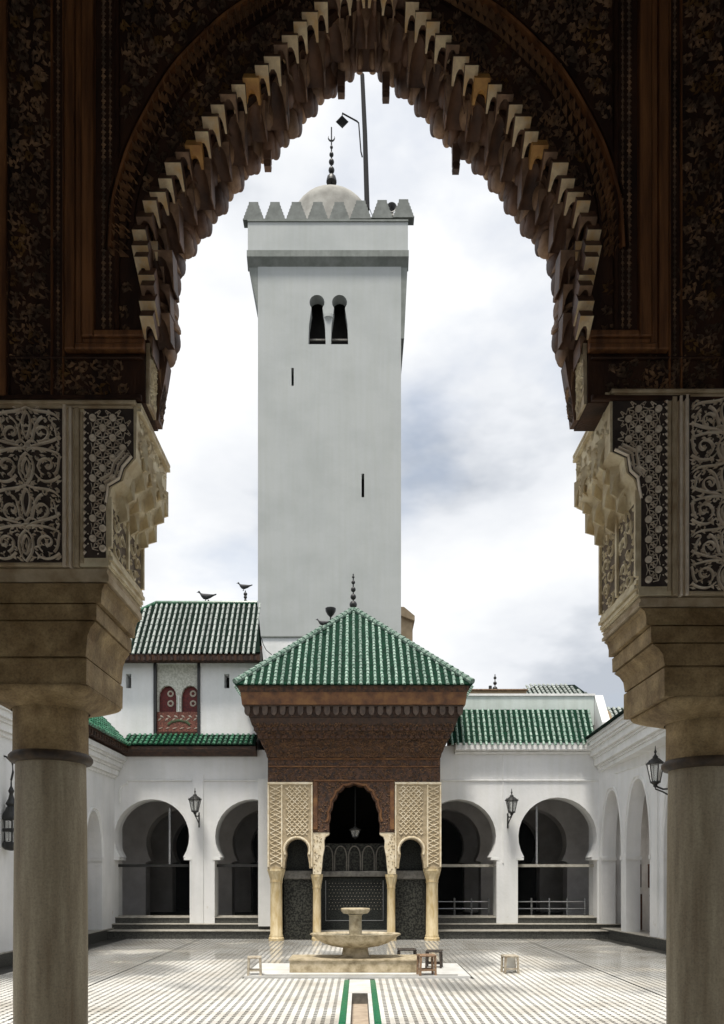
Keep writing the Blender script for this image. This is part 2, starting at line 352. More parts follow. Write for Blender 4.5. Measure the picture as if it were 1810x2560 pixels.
def arcade(name, label, x0, x1, arches, ztop):
    t = thing(name, label, 'arcade', loc=((x0+x1)/2, DB, 0))
    out = [(x0, ZB)]
    for cx, r in arches: out += horseshoe(cx, r, czA, ziA, r+.012, ZB)
    out += [(x1, ZB), (x1, ztop), (x0, ztop)]
    m = MB(); m.prism(out, DB, DB+.5); Pb(m, 'wall', white, t)
    for cx, r in arches:
        # impost shoulders
        for s in (-1, 1):
            m = MB(); m.box(min(cx+s*(r+.06), cx+s*(r-.13)), max(cx+s*(r+.06), cx+s*(r-.13)), DB-.012, DB+.51, ziA-.07, ziA-.015)
            Pb(m, 'impost', white2, t)
        # screen: transom, mullion, panes
        y = DB+.30
        m = MB(); m.box(cx-r-.01, cx+r+.01, y-.03, y+.03, ziA-.24, ziA-.17); Pb(m, 'transom', stepe if cx > 0 else iron, t)
        m = MB(); m.box(cx-r-.01, cx+r+.01, y-.02, y+.02, ZB+.14, ZB+.18); Pb(m, 'bottom_rail', stepe, t)
        mx_ = cx - .46*r if cx > 0 else cx + .40*r
        m = MB(); m.box(mx_-.022, mx_+.022, y-.02, y+.02, ziA-.17, czA+.8*r); Pb(m, 'mullion', steel, t)
        m = MB(); m.box(cx-r, cx+r, y-.006, y, ZB+.18, ziA-.24); m.box(cx-r, cx+r, y-.006, y, ziA-.17, czA+r); Pb(m, 'pane', pane, t)
        m = MB(); m.box(cx-r-.01, cx+r+.01, DB+.05, DB+.6, ZB-.1, ZB+.13); sl_ = Pb(m, 'sill', stepm, t)
        m = MB(); m.box(cx-r-.01, cx+r+.01, DB+.03, DB+.6, ZB+.13, ZB+.15); m.build('nosing', stepe, sl_)
    return t
LW = arcade('arcade', 'white arcade with two dark horseshoe arches left of the fountain pavilion', -6.4, -1.9, hA, 4.62)
RW = arcade('arcade', 'white arcade with two dark horseshoe arches and rails right of the fountain pavilion', 1.6, 6.6, hB, 4.72)
# faint panel mouldings on the back walls
def moulding(t, pts, Y, wd=.05, h=.03, nm='string_moulding'):
    m = MB(); m.ribbon(pts, wd, h, lambda u, v, w: (u, Y-.002-w, v)); Pb(m, nm, white2, t)
moulding(LW, [(kx(268),kz(1800)),(kx(268),kz(1772)),(kx(272),kz(1762)),(kx(285),kz(1757)),(kx(285),kz(1750)),(kx(430),kz(1750))], DB)
moulding(LW, [(kx(456),kz(1750)),(kx(600),kz(1750))], DB)
m = MB(); m.box(kx(433),kx(456),DB-.03,DB+.02,kz(2070),kz(1735)); Pb(m,'pilaster',white,LW)
m = MB(); m.box(kx(583),kx(640),DB-.35,DB+.02,ZB-.05,kz(1750)); Pb(m,'pilaster',white,LW)
moulding(RW, [(kx(990),kz(1750)),(kx(1342),kz(1750))], DB)
m = MB(); m.box(kx(1126),kx(1129),DB-.02,DB,kz(1935),kz(1690)); Pb(m,'drain_pipe',white2,RW)
m = MB(); m.bbox(kx(1018),kx(1330),DB-.22,DB+.02,kz(1685),kz(1667),.02); m.bbox(kx(1018),kx(1330),DB-.1,DB+.02,kz(1691),kz(1685)-.003,.02); Pb(m,'cornice',white2,RW)
# steps in front of the arcades
st = struct(MB().box(-6.5, 6.9, 17.70, 18.4, -.2, .175).build('lower_step', stepm))
st = struct(MB().box(-6.5, 6.9, 17.67, 18.4, .176, .196).build('lower_step_nosing', stepe))
st = struct(MB().box(-6.5, 6.9, 18.10, 19.0, .1965, .312).build('upper_step', stepm))
st = struct(MB().box(-6.5, 6.9, 18.07, 19.0, .3125, .3295).build('upper_step_nosing', stepe))
# hall behind the arcades: floor, roof, walls, inner arcade
hall = thing('prayer_hall', 'dim hall with a second row of arches seen through the back arcade', 'hall', loc=(0,21,0))
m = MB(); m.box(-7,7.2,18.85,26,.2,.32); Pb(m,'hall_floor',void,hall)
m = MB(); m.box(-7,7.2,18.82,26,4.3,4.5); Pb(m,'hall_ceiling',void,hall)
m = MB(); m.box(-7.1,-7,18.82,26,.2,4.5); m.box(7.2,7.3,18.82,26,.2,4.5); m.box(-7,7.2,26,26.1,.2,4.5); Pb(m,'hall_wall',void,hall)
def inner_arcade(Y, xsA, r, mt):
    out = [(-7, .3)]
    for cx in xsA: out += horseshoe(cx, r, czA-.05, ziA-.05, r+.01, .3, 18)
    out += [(7.2,.3),(7.2,4.4),(-7,4.4)]
    m = MB(); m.prism(out, Y, Y+.45); Pb(m, 'inner_arcade', mt, hall)
inner_arcade(21.0, [-5.1,-2.65,0,2.5,4.95], .95, inner)
inner_arcade(23.6, [-5.0,-2.5,0,2.4,4.8], .95, inner)

# ================================================================ ROOF TILES
def KB(m, name, mt, part): return m.build(name, mt, part)      # a sub-part of a part
def tile_row(a, b, r, nrm, n_tiles, seg=6):
    """a half-round row of overlapping barrel tiles from eave point a up to ridge point b"""
    m = MB(); a = Vector(a); b = Vector(b); d = (b-a); ln = d.length; d.normalize(); nrm = Vector(nrm).normalized(); u = d.cross(nrm).normalized()
    vs = []; fs = []; k = 0; r *= random.uniform(.93,1.07); b = b + u*random.uniform(-.006,.006); d = (b-a).normalized()
    for i in range(n_tiles):
        ju = random.uniform(-.004,.004); jr = random.uniform(.94,1.06)
        t0 = i/n_tiles; t1 = min(1, (i+1.0)/n_tiles)
        for t, rr, lift in ((t0, r*1.07, .010), (t1, r*.88, .0)):
            for j in range(seg+1):
                an = pi*j/seg; p = a + d*ln*t + u*(cos(an)*rr*jr+ju) + nrm*(sin(an)*rr*jr*.95 + lift); vs.append(tuple(p))
        for j in range(seg): fs.append((k+j, k+j+1, k+seg+1+j+1, k+seg+1+j))
        fs.append(tuple(range(k, k+seg+1)))
        k += 2*(seg+1)
    m.add(vs, fs); return m
def roof_plane(poly, parent, name, mt, thick=.04):
    n = (Vector(poly[1])-Vector(poly[0])).cross(Vector(poly[2])-Vector(poly[1])).normalized()
    if n.z < 0: n = -n
    k = len(poly); vs = [tuple(Vector(p)) for p in poly] + [tuple(Vector(p) - n*thick) for p in poly]
    fs = [tuple(range(k)), tuple(range(2*k-1, k-1, -1))] + [(i,(i+1)%k,k+(i+1)%k,k+i) for i in range(k)]
    return Pb(MB().add(vs, fs), name, mt, parent), n

# ================================================================ UPPER HOUSE, back left
UY = 18.42
ux = lambda px: X(px, UY)
uz = lambda py: Z(py, UY)
uh = thing('upper_house', 'white upper storey with red painted twin window under a black and white tiled roof', 'house', loc=(-4.3,UY,4.9))
out = [(-6.5,4.5),(ux(577),4.5),(ux(577),uz(1484)),(-6.5,uz(1484))]
h1 = [(ux(282),uz(1543)),(ux(294),uz(1543)),(ux(294),uz(1511)),(ux(282),uz(1511))]
h2 = [(ux(502.6),uz(1543)),(ux(514),uz(1543)),(ux(514),uz(1511)),(ux(502.6),uz(1511))]
h3 = [(ux(349),uz(1642)),(ux(446),uz(1642)),(ux(446),uz(1488)),(ux(349),uz(1488))]
m = MB(); m.prism([out,h1,h2,h3], UY, UY+.35); Pb(m,'wall',white,uh)
m = MB(); m.box(-6.5,ux(577),20.9,21.2,4.5,uz(1484)); m.box(ux(577)-.3,ux(577)-.002,UY+.35,20.9,4.5,uz(1484)); m.box(-6.5,-6.2,UY+.35,20.9,4.5,uz(1484)); Pb(m,'rear_wall',white,uh)
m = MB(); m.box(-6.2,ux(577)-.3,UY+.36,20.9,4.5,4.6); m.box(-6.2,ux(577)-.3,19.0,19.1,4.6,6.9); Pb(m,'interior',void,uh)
for px in (348, 446):
    m = MB(); m.box(ux(px-3),ux(px+3),UY-.05,UY+.1,uz(1648),uz(1486)); Pb(m,'frame_post',iron,uh)
m = MB(); m.box(ux(351),ux(443),UY-.04,UY+.1,uz(1647),uz(1641)); Pb(m,'frame_sill',wood,uh)
# carved white panel with twin cusped openings
def cusp(cx, hw, zi, zt, zb):
    p = [(cx-hw,zb),(cx-hw,zi)]
    for i in range(1,8):
        t = i/8; a = t*pi/2; sc = 1 - .05*(i % 2); p.append((cx-hw*cos(a)*sc, zi+(zt-zi)*sin(a)*sc))
    p.append((cx,zt)); return p + [(2*cx-q[0],q[1]) for q in reversed(p[:-1])]
wl = [cusp(ux(374),20*UY/F_,uz(1560),uz(1535),uz(1595)), cusp(ux(425),20*UY/F_,uz(1560),uz(1535),uz(1595))]
out = [(ux(349),uz(1595)-.001)] ; out = [(ux(349.2),uz(1488)),(ux(349.2),uz(1595))] + wl[0] + wl[1] + [(ux(445.8),uz(1595)),(ux(445.8),uz(1488))]
m = MB(); m.prism(out, UY+.06, UY+.16); Pb(m,'cusped_panel',mat('carved_plaster',(.62,.62,.56),(.42,.42,.36),.9,26,lo=.4,hi=.58,bump=.5,bscale=40),uh)
for cx, px in ((ux(374),374),(ux(425),425)):
    wn = MB(); wn.box(cx-.22,cx+.22,UY+.18,UY+.22,uz(1596),uz(1533)); wo_ = Pb(wn,'window',redm,uh)
    for zc in (1552, 1574):
        m = MB(); m.lathe([(.075,-.012),(.085,0),(.075,.012),(.045,.012),(.04,0),(.045,-.012)], n=14, caps=False)
        o = m.build('rosette_ring', whitep, uh); o.matrix_parent_inverse = Matrix.Translation(uh.location).inverted()
        o.location = (cx+.05, UY+.165, uz(zc)); o.rotation_euler = (pi/2,0,0)
m = MB(); m.box(ux(398.5),ux(400.5),UY+.02,UY+.06,uz(1595),uz(1560)); Pb(m,'colonnette',white2,uh)
m = MB(); m.box(ux(349.2),ux(445.8),UY+.05,UY+.15,uz(1641.5),uz(1595)-.002); Pb(m,'painted_apron',mat('painted_apron_wood',(.26,.09,.06),(.09,.03,.02),.6,30,lo=.4,hi=.6,c3=(.16,.05,.03)),uh)
m = MB()
for i in range(6):
    cx = ux(357+i*16); m.leaf(cx,uz(1612),.6,.12,.05,.015,lambda u,v,w:(u,UY+.048-w,v)); m.leaf(cx+.05,uz(1606),-.6,.12,.05,.015,lambda u,v,w:(u,UY+.048-w,v))
    m.leaf(cx+.02,uz(1632),.2,.13,.03,.015,lambda u,v,w:(u,UY+.048-w,v))
Pb(m,'painted_flowers',whitep,uh,kind='stuff')
m = MB(); m.ribbon([(ux(375),uz(1624)),(ux(385),uz(1617)),(ux(400),uz(1614)),(ux(415),uz(1617)),(ux(425),uz(1624))],.07,.015,lambda u,v,w:(u,UY+.047-w,v)); Pb(m,'painted_garland',grnp,uh)
# its roof
e_y, r_y = 18.02, 19.15
rz0, rz1 = Z(1462,e_y), Z(1353,r_y)
poly = [(X(256,e_y),e_y,rz0),(X(583,e_y),e_y,rz0),(X(577,r_y),r_y,rz1),(X(351,r_y),r_y,rz1),(X(296,18.9),18.9,Z(1378,18.9))]
rf, nr = roof_plane(poly, uh, 'roof', tilek)
xa = X(262,e_y); i = 0
while xa < X(583,e_y)-.03:
    top = 1.0
    bx = xa
    if bx < X(351,r_y): top = max(.45, 1 - .35*(X(351,r_y)-bx)/1.0)
    a = (bx, e_y-.05, rz0-.05*(rz1-rz0)/(r_y-e_y)); b = (bx, e_y+(r_y-e_y)*top, rz0+(rz1-rz0)*top)
    KB(tile_row(a,b,.031,nr,9),'roof_tile_row',tilew,rf); xa += .1335
m = MB(); m.tube([(X(351,r_y)-.02,r_y,rz1+.01),(X(577,r_y),r_y,rz1+.01)],.06,8); m.tube([(X(351,r_y)-.02,r_y,rz1+.01),(X(296,18.9),18.9,Z(1378,18.9)+.01)],.05,8); Pb(m,'ridge_tiles',tileg,uh)
roof_plane([(X(351,r_y),r_y+.01,rz1),(X(577,r_y),r_y+.01,rz1),(X(577,r_y),21.2,6.6),(-6.6,21.2,6.6)], uh, 'rear_roof', tilek)
m = MB(); m.prism([(e_y+.02,rz0-.06),(UY+.1,rz0+.30),(UY+.1,Z(1487,UY)),(UY-.12,Z(1487,UY)),(e_y+.10,rz0-.22),(e_y+.02,rz0-.20)], X(246,UY), X(582,e_y), axis='x'); Pb(m,'eave_soffit',wood,uh)
nb = MB(); nb.box(-.03,.03,0,.3,0,.09); nbm = nb.mesh('eave_bracket', pcove)
for i in range(26):
    x = X(256,e_y)+.06+i*.135
    if x < X(580,e_y): inst(nbm,'eave_bracket',uh,(x+4.3,e_y-.0-UY,rz0-.19-4.9))
# lower canopy along the back left wall
cy0, cz0 = 17.93, Z(1668,17.93); cy1, cz1 = 18.40, Z(1647,18.40)
cp = thing('tiled_canopy', 'short green tiled canopy strip below the white upper storey', 'canopy', loc=(-4.2,18.2,4.7))
xl, xr = -5.75, X(572,cy0)
rf, nr = roof_plane([(xl,cy0,cz0),(xr,cy0,cz0),(xr,cy1,cz1),(xl,cy1,cz1)], cp, 'roof', tilek)
x = xl+.05
while x < xr:
    KB(tile_row((x,cy0-.04,cz0-.025),(x,cy1,cz1),.043,nr,4),'roof_tile_row',tileg,rf); x += .128
m = MB(); m.prism([(cy0+.03,cz0-.05),(18.29,cz0+.12),(18.29,cz0-.25),(18.2,cz0-.25),(18.1,cz0-.17),(cy0+.03,cz0-.12)], xl-.1, xr, axis='x'); Pb(m,'eave_soffit',pcove,cp)
# ================================================================ RIGHT ROOF over the arcade
rr_ = thing('arcade_roof', 'steep green tiled roof above the right hand arcade', 'roof', loc=(4.2,18.3,4.8))
ey, ty = 18.06, 18.6; ez, tz = Z(1664,ey), Z(1591,ty)
xl, xr = 2.2, X(1336,ey)
rf, nr = roof_plane([(xl,ey,ez),(xr,ey,ez),(xr,ty,tz),(xl,ty,tz)], rr_, 'roof', tilev)
x = xl+.07
while x < xr:
    KB(tile_row((x,ey-.05,ez-.09),(x,ty,tz),.032,nr,8),'roof_tile_row',tilep,rf); x += .1395
m = MB(); m.prism([(ey+.02,ez-.06),(18.55,ez+.5),(18.55,4.72),(18.2,4.72)], xl, xr, axis='x'); Pb(m,'eave_board',pcove,rr_)
pa = thing('roof_parapet', 'pale mint plaster parapet behind the green roof on the right', 'parapet', loc=(4,18.8,5.6))
mint = mat('mint_plaster',(.58,.64,.61),(.50,.56,.53),.9,2,streak=.1)
m = MB(); m.box(2.2,X(1330,18.7),18.64,18.9,5.3,Z(1562,18.7)); Pb(m,'parapet_wall',mint,pa)
m = MB(); m.box(2.2,X(1332,18.7),18.61,18.93,Z(1562,18.7)+.002,Z(1557,18.7)); Pb(m,'coping',white2,pa)
zt_, zl_ = Z(1560,18.7), Z(1622,18.1)
m = MB(); m.prism([(18.05,zl_-.4),(18.05,zl_+.02),(18.64,zt_),(18.95,zt_),(18.95,zl_-.4)], X(1331,18.7), X(1346,18.7)+.04, axis='x'); Pb(m,'end_parapet',white2,pa)
# roofs further back on the right
fr = thing('far_roof', 'distant dark hipped tile roof peeping over the mint parapet', 'roof', loc=(7,24.5,6))
fy = 24.0; fz0, fz1 = Z(1559,fy), Z(1535,fy+.9)
poly = [(X(1166,fy),fy,fz0),(X(1321,fy),fy,fz0),(X(1288,fy+.9),fy+.9,fz1),(X(1196,fy+.9),fy+.9,fz1-.05)]
rf, nr = roof_plane(poly, fr, 'roof', tilek)
for i in range(15):
    t = (i+.6)/15.2; a = Vector(poly[0]).lerp(Vector(poly[1]),t); tt = min(1, t/.19, (1-t)/.22); b = a.copy(); b.y += .9*tt; b.z += (fz1-fz0)*tt
    KB(tile_row(tuple(a),tuple(b),.05,nr,5),'roof_tile_row',tilew,rf)
m = MB(); m.box(X(1168,fy),X(1320,fy),fy+.1,fy+2,4.5,fz0-.02); Pb(m,'wall',beige,fr)
fb = thing('far_house', 'low beige rooftop wall beyond the right hand parapet', 'house', loc=(5,22.8,5.9))
m = MB(); m.box(3.2,X(1180,22.5),22.5,23.2,4.5,Z(1549,22.5)); Pb(m,'wall',beige,fb)
m = MB(); m.box(3.2,X(1182,22.5),22.42,23.25,Z(1549,22.5)+.002,Z(1546,22.5)); Pb(m,'coping',stoolw,fb)
ff = thing('roof_finial', 'small dark three ball finial on the far rooftop beside a short post', 'finial', loc=(X(1109.6,22.7),22.7,Z(1552,22.7)))
for py, r in ((1545,.085),(1532,.06),(1520,.05)):
    m = MB(); m.lathe([(.005,-r),(r*.7,-r*.7),(r,0),(r*.7,r*.7),(.005,r)],n=10); o=m.build('ball',iron,ff,smooth=60); o.location=(0,0,Z(py,22.7)-Z(1552,22.7))
m = MB(); m.box(-.012,.012,-.012,.012,-.1,.55); m.build('rod',iron,ff)
fp = tag(MB().tube([(X(1099,22.7),22.7,Z(1556,22.7)),(X(1099,22.7),22.7,Z(1538,22.7))],.05,8).build('vent_post',iron),'stubby dark vent post on the far rooftop next to the ball finial','post')
er = thing('corner_roof', 'little tiled roof slope in the far right corner above the cornice', 'roof', loc=(6.9,19.6,5.7))
poly = [(X(1352,19.3),19.3,Z(1622,19.3)),(X(1440,19.3),19.3,Z(1622,19.3)),(X(1440,19.9),19.9,Z(1587,19.9)),(X(1362,19.9),19.9,Z(1587,19.9))]
rf, nr = roof_plane(poly, er, 'roof', tilek)
x = poly[0][0]+.05
while x < poly[1][0]:
    KB(tile_row((x,19.27,poly[0][2]-.02),(x,19.9,poly[2][2]),.045,nr,5),'roof_tile_row',tilew,rf); x += .14
m = MB(); m.box(poly[0][0],poly[1][0],19.35,20.5,4.5,poly[0][2]-.03); m.prism([(X(1335,19.2),5.3),(X(1375,19.2),5.3),(X(1366,19.2),Z(1600,19.2)),(X(1338,19.2),Z(1574,19.2))],19.1,19.25); Pb(m,'wall',beige,er)

# ================================================================ SIDE WINGS
def wing(side, name, label, origin, ang, arches, ztop, length, windows):
    t = thing(name, label, 'wing', loc=origin)
    # local: x along the wall from the far corner towards the camera, y outwards, z up
    d = Vector((sin(ang)*side, -cos(ang), 0)); nrm = Vector((cos(ang)*side, sin(ang), 0))
    M4 = Matrix(((d.x,nrm.x,0,0),(d.y,nrm.y,0,0),(0,0,1,0),(0,0,0,1)))
    def B(m, nm, mt, par=None, **k): m.v = [tuple(M4 @ Vector(p)) for p in m.v]; return m.build(nm, mt, par or t, **k)
    zb = .235
    out = [(-.6,zb)]
    for (a,b,zi,zt) in arches: out += pointed((a+b)/2,(b-a)/2,zi,zt,zb)
    out += [(length,zb),(length,ztop),(-.6,ztop)]
    m = MB(); m.prism(out,0,.34); B(m,'wall',white)
    m = MB(); m.box(-.6,length,.62,.8,zb,ztop); B(m,'rear_wall',inner)
    m = MB(); m.box(-.6,length,.33,.62,ztop-.1,ztop-.002); B(m,'wall_top',white2)
    m = MB(); m.box(-.6,length,-.03,.7,-.2,zb-.02); B(m,'plinth',stepm)
    m = MB(); m.box(-.6,length,-.045,.7,zb-.0195,zb-.0005); B(m,'plinth_nosing',stepe)
    for (a,b,zi,zt) in arches:
        for e0 in (a, b):
            m = MB(); s = -1 if e0 == a else 1
            x0, x1 = (a-.05, a+.035) if s < 0 else (b-.035, b+.05)
            m.box(x0,x1,-.018,.36,zi-.10,zi-.02); B(m,'impost',white2)
        m = MB(); m.ribbon([(p[0]+(.05 if p[0] > (a+b)/2 else -.05)*(1 if abs(p[0]-(a+b)/2) > .01 else 0), p[1]+(.06 if p[1] > zi+.05 else 0)) for p in pointed((a+b)/2,(b-a)/2,zi,zt,zi-.02,14)],.05,.022,lambda u,v,w:(u,-.002-w,v)); B(m,'arch_moulding',white2)
    for (a,b,z0,z1,nm,mt,ns) in windows:
        m = MB(); m.box(a,b,.58,.64,z0,z1); wob = B(m,nm,void)
        for i in range(ns):
            zz = z0+(z1-z0)*(i+.5)/ns; m = MB(); m.box(a+.02,b-.02,.54,.578,zz-(z1-z0)/ns*.36,zz+(z1-z0)/ns*.36); B(m,'slat',mt,wob)
        m = MB(); m.box(a-.03,a,.53,.63,z0,z1); m.box(b,b+.03,.53,.63,z0,z1); m.box(a-.03,b+.03,.525,.63,z1,z1+.04); B(m,'frame',mt,wob)
    return t, B
rarch = [(.2,1.22,1.98,3.55),(1.47,2.57,1.98,3.66),(3.15,4.25,1.98,3.66),(4.6,5.7,1.98,3.66),(6.3,7.4,1.98,3.66)]
rwin = []
for (a,b,zi,zt) in rarch:
    c = (a+b)/2 - .16
    rwin += [(c-.38,c+.38,1.24,1.74,'window',shutter,4),(c-.3,c+.42,.24,1.04,'cupboard_door',shutter,7)]
RWG, RB = wing(1,'side_wing','white right hand wing with tall pointed niches and heavy moulded cornice',(5.93,18.3,0),math.atan(.1),rarch,4.75,13.5,rwin)
larch = [(.9,1.95,1.95,3.0),(2.5,3.55,1.95,3.0),(4.1,5.2,1.95,3.0),(6.6,7.7,1.95,3.0)]
LWG, LB = wing(-1,'side_wing','white left hand wing with narrow niches beyond the near column',(-6.05,18.3,0),0,larch,4.5,13.5,[((a+b)/2-.3,(a+b)/2+.3,.24,1.3,'door',steel,1) for a,b,_,_ in larch])
# right cornice: straight, parallel to the court, rising a touch towards the camera
steps = [(5.56,4.82,4.74),(5.60,4.735,4.64),(5.64,4.635,4.585),(5.70,4.58,4.44),(5.77,4.435,4.38),(5.80,4.375,4.21),(5.88,4.205,4.15),(5.905,4.145,4.06)]
def cornice(t, steps, sgn, y0, y1, rise, mt, nm):
    for xf, zt, zb in steps:
        back = 8.6 if sgn > 0 else -6.3
        m = MB(); v = []
        for y, dz in ((y0,0),(y1,rise)):
            v += [(xf,y,zb+dz),(xf,y,zt+dz),(back,y,zt+dz),(back,y,zb+dz)]
        m.add(v,[(0,1,2,3),(7,6,5,4),(0,4,5,1),(1,5,6,2),(2,6,7,3),(3,7,4,0)]); Pb(m,nm,mt,t)
cornice(RWG, steps, 1, 18.28, 5.0, .55, white2, 'cornice_moulding')
cornice(RWG, [(5.50,4.875,4.825)], 1, 18.0, 5.0, .55, tilek, 'roof_edge')
m = MB(); m.ribbon([(.95,3.92),(3.0,3.94)],.04,.02,lambda u,v,w:(u,-.002-w,v)); RB(m,'panel_moulding',white2)
m = MB(); m.box(2.72,2.98,-.05,.02,.24,4.05); RB(m,'pilaster',white)
lst = [(-5.74,4.44,4.33),(-5.79,4.325,4.27),(-5.84,4.265,4.16),(-5.9,4.155,4.10),(-5.94,4.095,3.97),(-6.0,3.965,3.90)]
cornice(LWG, lst, -1, 18.28, 5.0, 0, white2, 'cornice_moulding')
le = thing('timber_eave', 'dark timber eave with bright green tiles above the left wing corner', 'eave', loc=(-5.9,16.4,4.6))
y0, y1 = 14.5, 18.0
m = MB(); m.prism([(-5.62,4.66),(-5.62,4.60),(-5.70,4.58),(-5.70,4.53),(-5.80,4.50),(-5.80,4.455),(-6.6,4.455),(-6.6,5.4)],y0,y1); Pb(m,'eave_board',wood,le)
rf, nr = roof_plane([(-5.60,y0,4.68),(-5.60,y1,4.68),(-6.45,y1,5.55),(-6.45,y0,5.55)], le, 'roof', tileg)
y = y0+.07
while y < y1:
    KB(tile_row((-5.57,y,4.65),(-6.45,y,5.55),.05,nr,9),'roof_tile_row',tileg,rf); y += .14
bk = MB(); bk.box(-.10,.10,-.03,.03,-.05,.05); bkm = bk.mesh('eave_bracket',pcove)
for i in range(22): inst(bkm,'eave_bracket',le,(-5.70+5.9,y0+.1+i*.158-16.4,4.545-4.6))
# ================================================================ MINARET
TY = 27.5
tx = lambda px: X(px, TY)
tz = lambda py: Z(py, TY)
mn = thing('minaret', 'tall square grey white minaret with crenellated top and small dome', 'minaret', loc=(tx(739),TY+2.7,0))
x0, x1, yb = tx(578), tx(899), TY+5.34
def keyhole(cx, py0):
    # horseshoe head on a waisted opening
    pts = [(tx(cx-19.5),tz(772)),(tx(cx-18),tz(728)),(tx(cx-12.5),tz(692))]
    for i in range(13):
        a = radians(222) - radians(264)*i/12; pts.append((tx(cx)+17*TY/F_*cos(a), tz(678)+17*TY/F_*sin(a)))
    return pts + [(tx(cx+12.5),tz(692)),(tx(cx+18),tz(728)),(tx(cx+19.5),tz(772))]
out = [(x0,0),(x1,0),(x1,tz(512)),(x0,tz(512))]
k1 = keyhole(710.5,0); k2 = keyhole(761,0)
s1 = [(tx(653),tz(865)),(tx(658.5),tz(865)),(tx(658.5),tz(825)),(tx(653),tz(825))]
s2 = [(tx(810.5),tz(1115)),(tx(816.5),tz(1115)),(tx(816.5),tz(1062)),(tx(810.5),tz(1062))]
m = MB(); m.prism([out,k1,k2,s1,s2],TY,TY+.45); Pb(m,'shaft_front',towerm,mn)
m = MB(); m.box(x0,x0+.45,TY+.45,yb,0,tz(512)); m.box(x1-.45,x1,TY+.45,yb,0,tz(512)); m.box(x0,x1,yb,yb+.4,0,tz(512)); Pb(m,'shaft_sides',towerm,mn)
m = MB(); m.box(x0+.46,x1-.46,TY+1.2,TY+1.3,10,26); Pb(m,'dark_interior',void,mn)
for cx in (710.5,761):
    m = MB()
    m.box(tx(cx-18),tx(cx+18),TY+.35,TY+.40,tz(748),tz(744.5)); m.box(tx(cx-18),tx(cx+18),TY+.35,TY+.40,tz(770),tz(765)); Pb(m,'window_rail',ledgem,mn)
m = MB(); m.lathe([(.045,0),(.05,.7),(.05,.72),(.16,.98),(.19,1.0),(.19,1.12)],(tx(736),TY+.1,tz(772)),14); Pb(m,'window_colonnette',towerm,mn,smooth=40)
# projecting head with raking sides
m = MB()
m.prism([(tx(557),tz(600)),(x0-.003,tz(690)),(x0-.003,tz(600))],TY-.0,yb); Pb(m,'raking_corbel',towerd,mn)
m = MB(); m.prism([(tx(913.5),tz(600)),(x1+.003,tz(600)),(x1+.003,tz(759)),(tx(906),tz(759))],TY-.0,yb); Pb(m,'raking_corbel',towerd,mn)
m = MB(); m.box(tx(556.5),tx(914),TY-.13,yb+.2,tz(586),tz(505)); Pb(m,'parapet_band',towerm,mn)
m = MB(); m.prism([(TY-.14,tz(568)),(TY-.22,tz(572)),(TY-.22,tz(586)),(TY-.14,tz(590)),(TY+.1,tz(604)),(TY+.1,tz(568))],tx(555),tx(915.5),axis='x'); Pb(m,'band_moulding',towerd,mn)
m = MB(); m.box(tx(556),tx(914.6),TY-.17,yb+.25,tz(505)+.002,tz(501)); Pb(m,'coping',towerd,mn)
def merlon_poly(c, full=True):
    w0, w1, zb_, zt_ = 24*TY/F_, 10.5*TY/F_, tz(501), tz(461)
    pts = [(-w0*.995,zb_),(w0*.995,zb_)]
    for i in range(5):
        t = i/5; wq = w0*.995+(w1-w0*.995)*t; pts += [(wq,zb_+(zt_-zb_)*(t*.9+.06)),(wq-(w0*.995-w1)/5*.8,zb_+(zt_-zb_)*(t*.9+.1))]
    pts += [(w1,zt_)]
    r = [(-p[0],p[1]) for p in reversed(pts[2:])]
    return pts + r
mm = MB(); mm.prism([(p[0],p[1]) for p in merlon_poly(0)],0,.35); mme = mm.mesh('merlon',mat('merlon_plaster',(.20,.213,.20),(.13,.14,.13),.9,3,bump=.3,bscale=20))
for i in range(8):
    cx = tx(569.5+i*47.8); o = inst(mme,'merlon',mn,(cx-mn.location.x,TY-.15-mn.location.y,.10*(i/7)**2 if i > 4 else 0))
for s in (0,1):
    for i in range(1,7):
        o = inst(mme,'merlon',mn,((tx(557)+.35 if s==0 else tx(914))-mn.location.x,TY-.15+i*.83+.2-mn.location.y,0),(0,0,pi/2))
m = MB(); m.box(tx(556)+.3,tx(914.6)-.3,TY+.2,yb-.1,tz(512),tz(503)); Pb(m,'terrace',towerd,mn)
domem = mat('dome_plaster',(.40,.39,.355),(.27,.26,.235),.9,2.2,bump=.4,bscale=8)
dc = (X(743,29.9),29.9,0); dz = Z(411,29.9)-.85; R = 1.62
m = MB(); m.lathe([(R*1.0,-R*1.5),(R*1.0,-R*.62)]+[(R*cos(a*pi/2/12),-R*.62+R*.98*sin(a*pi/2/12)*.66/.66*.632) for a in range(1,12)]+[(.02,0)],(dc[0],dc[1],dz),32); dm = Pb(m,'dome',domem,mn,smooth=40)
m = MB(); m.tube([(dc[0],dc[1],dz-.05),(dc[0],dc[1],Z(286,29.9))],[.03]*2,6)
zc = Z(309,29.9); cr = [(.13*cos(a),.13*sin(a)) for a in [radians(q) for q in range(150,391,20)]]
m.tube([(dc[0]+p[0],dc[1],zc+p[1]) for p in cr],[.008+.028*sin(pi*i/(len(cr)-1)) for i in range(len(cr))],5); fr_ = Pb(m,'finial',iron,mn)
for py, r in ((404,.155),(382,.125),(363.5,.11),(347,.09),(330.5,.062)):
    z = Z(py,29.9); pr = [(.005,-r)]+[(r*cos(a),r*sin(a)) for a in (-.8,-.4,0,.4,.8)]+[(.005,r)]
    if py == 404: pr = [(r*1.35,-.1),(r*1.35,-.02),(r*1.15,.1),(r*.6,.2),(.01,.24)]
    m = MB(); m.lathe(pr,(dc[0],dc[1],z),12); m.build('ball',iron,fr_,smooth=60)
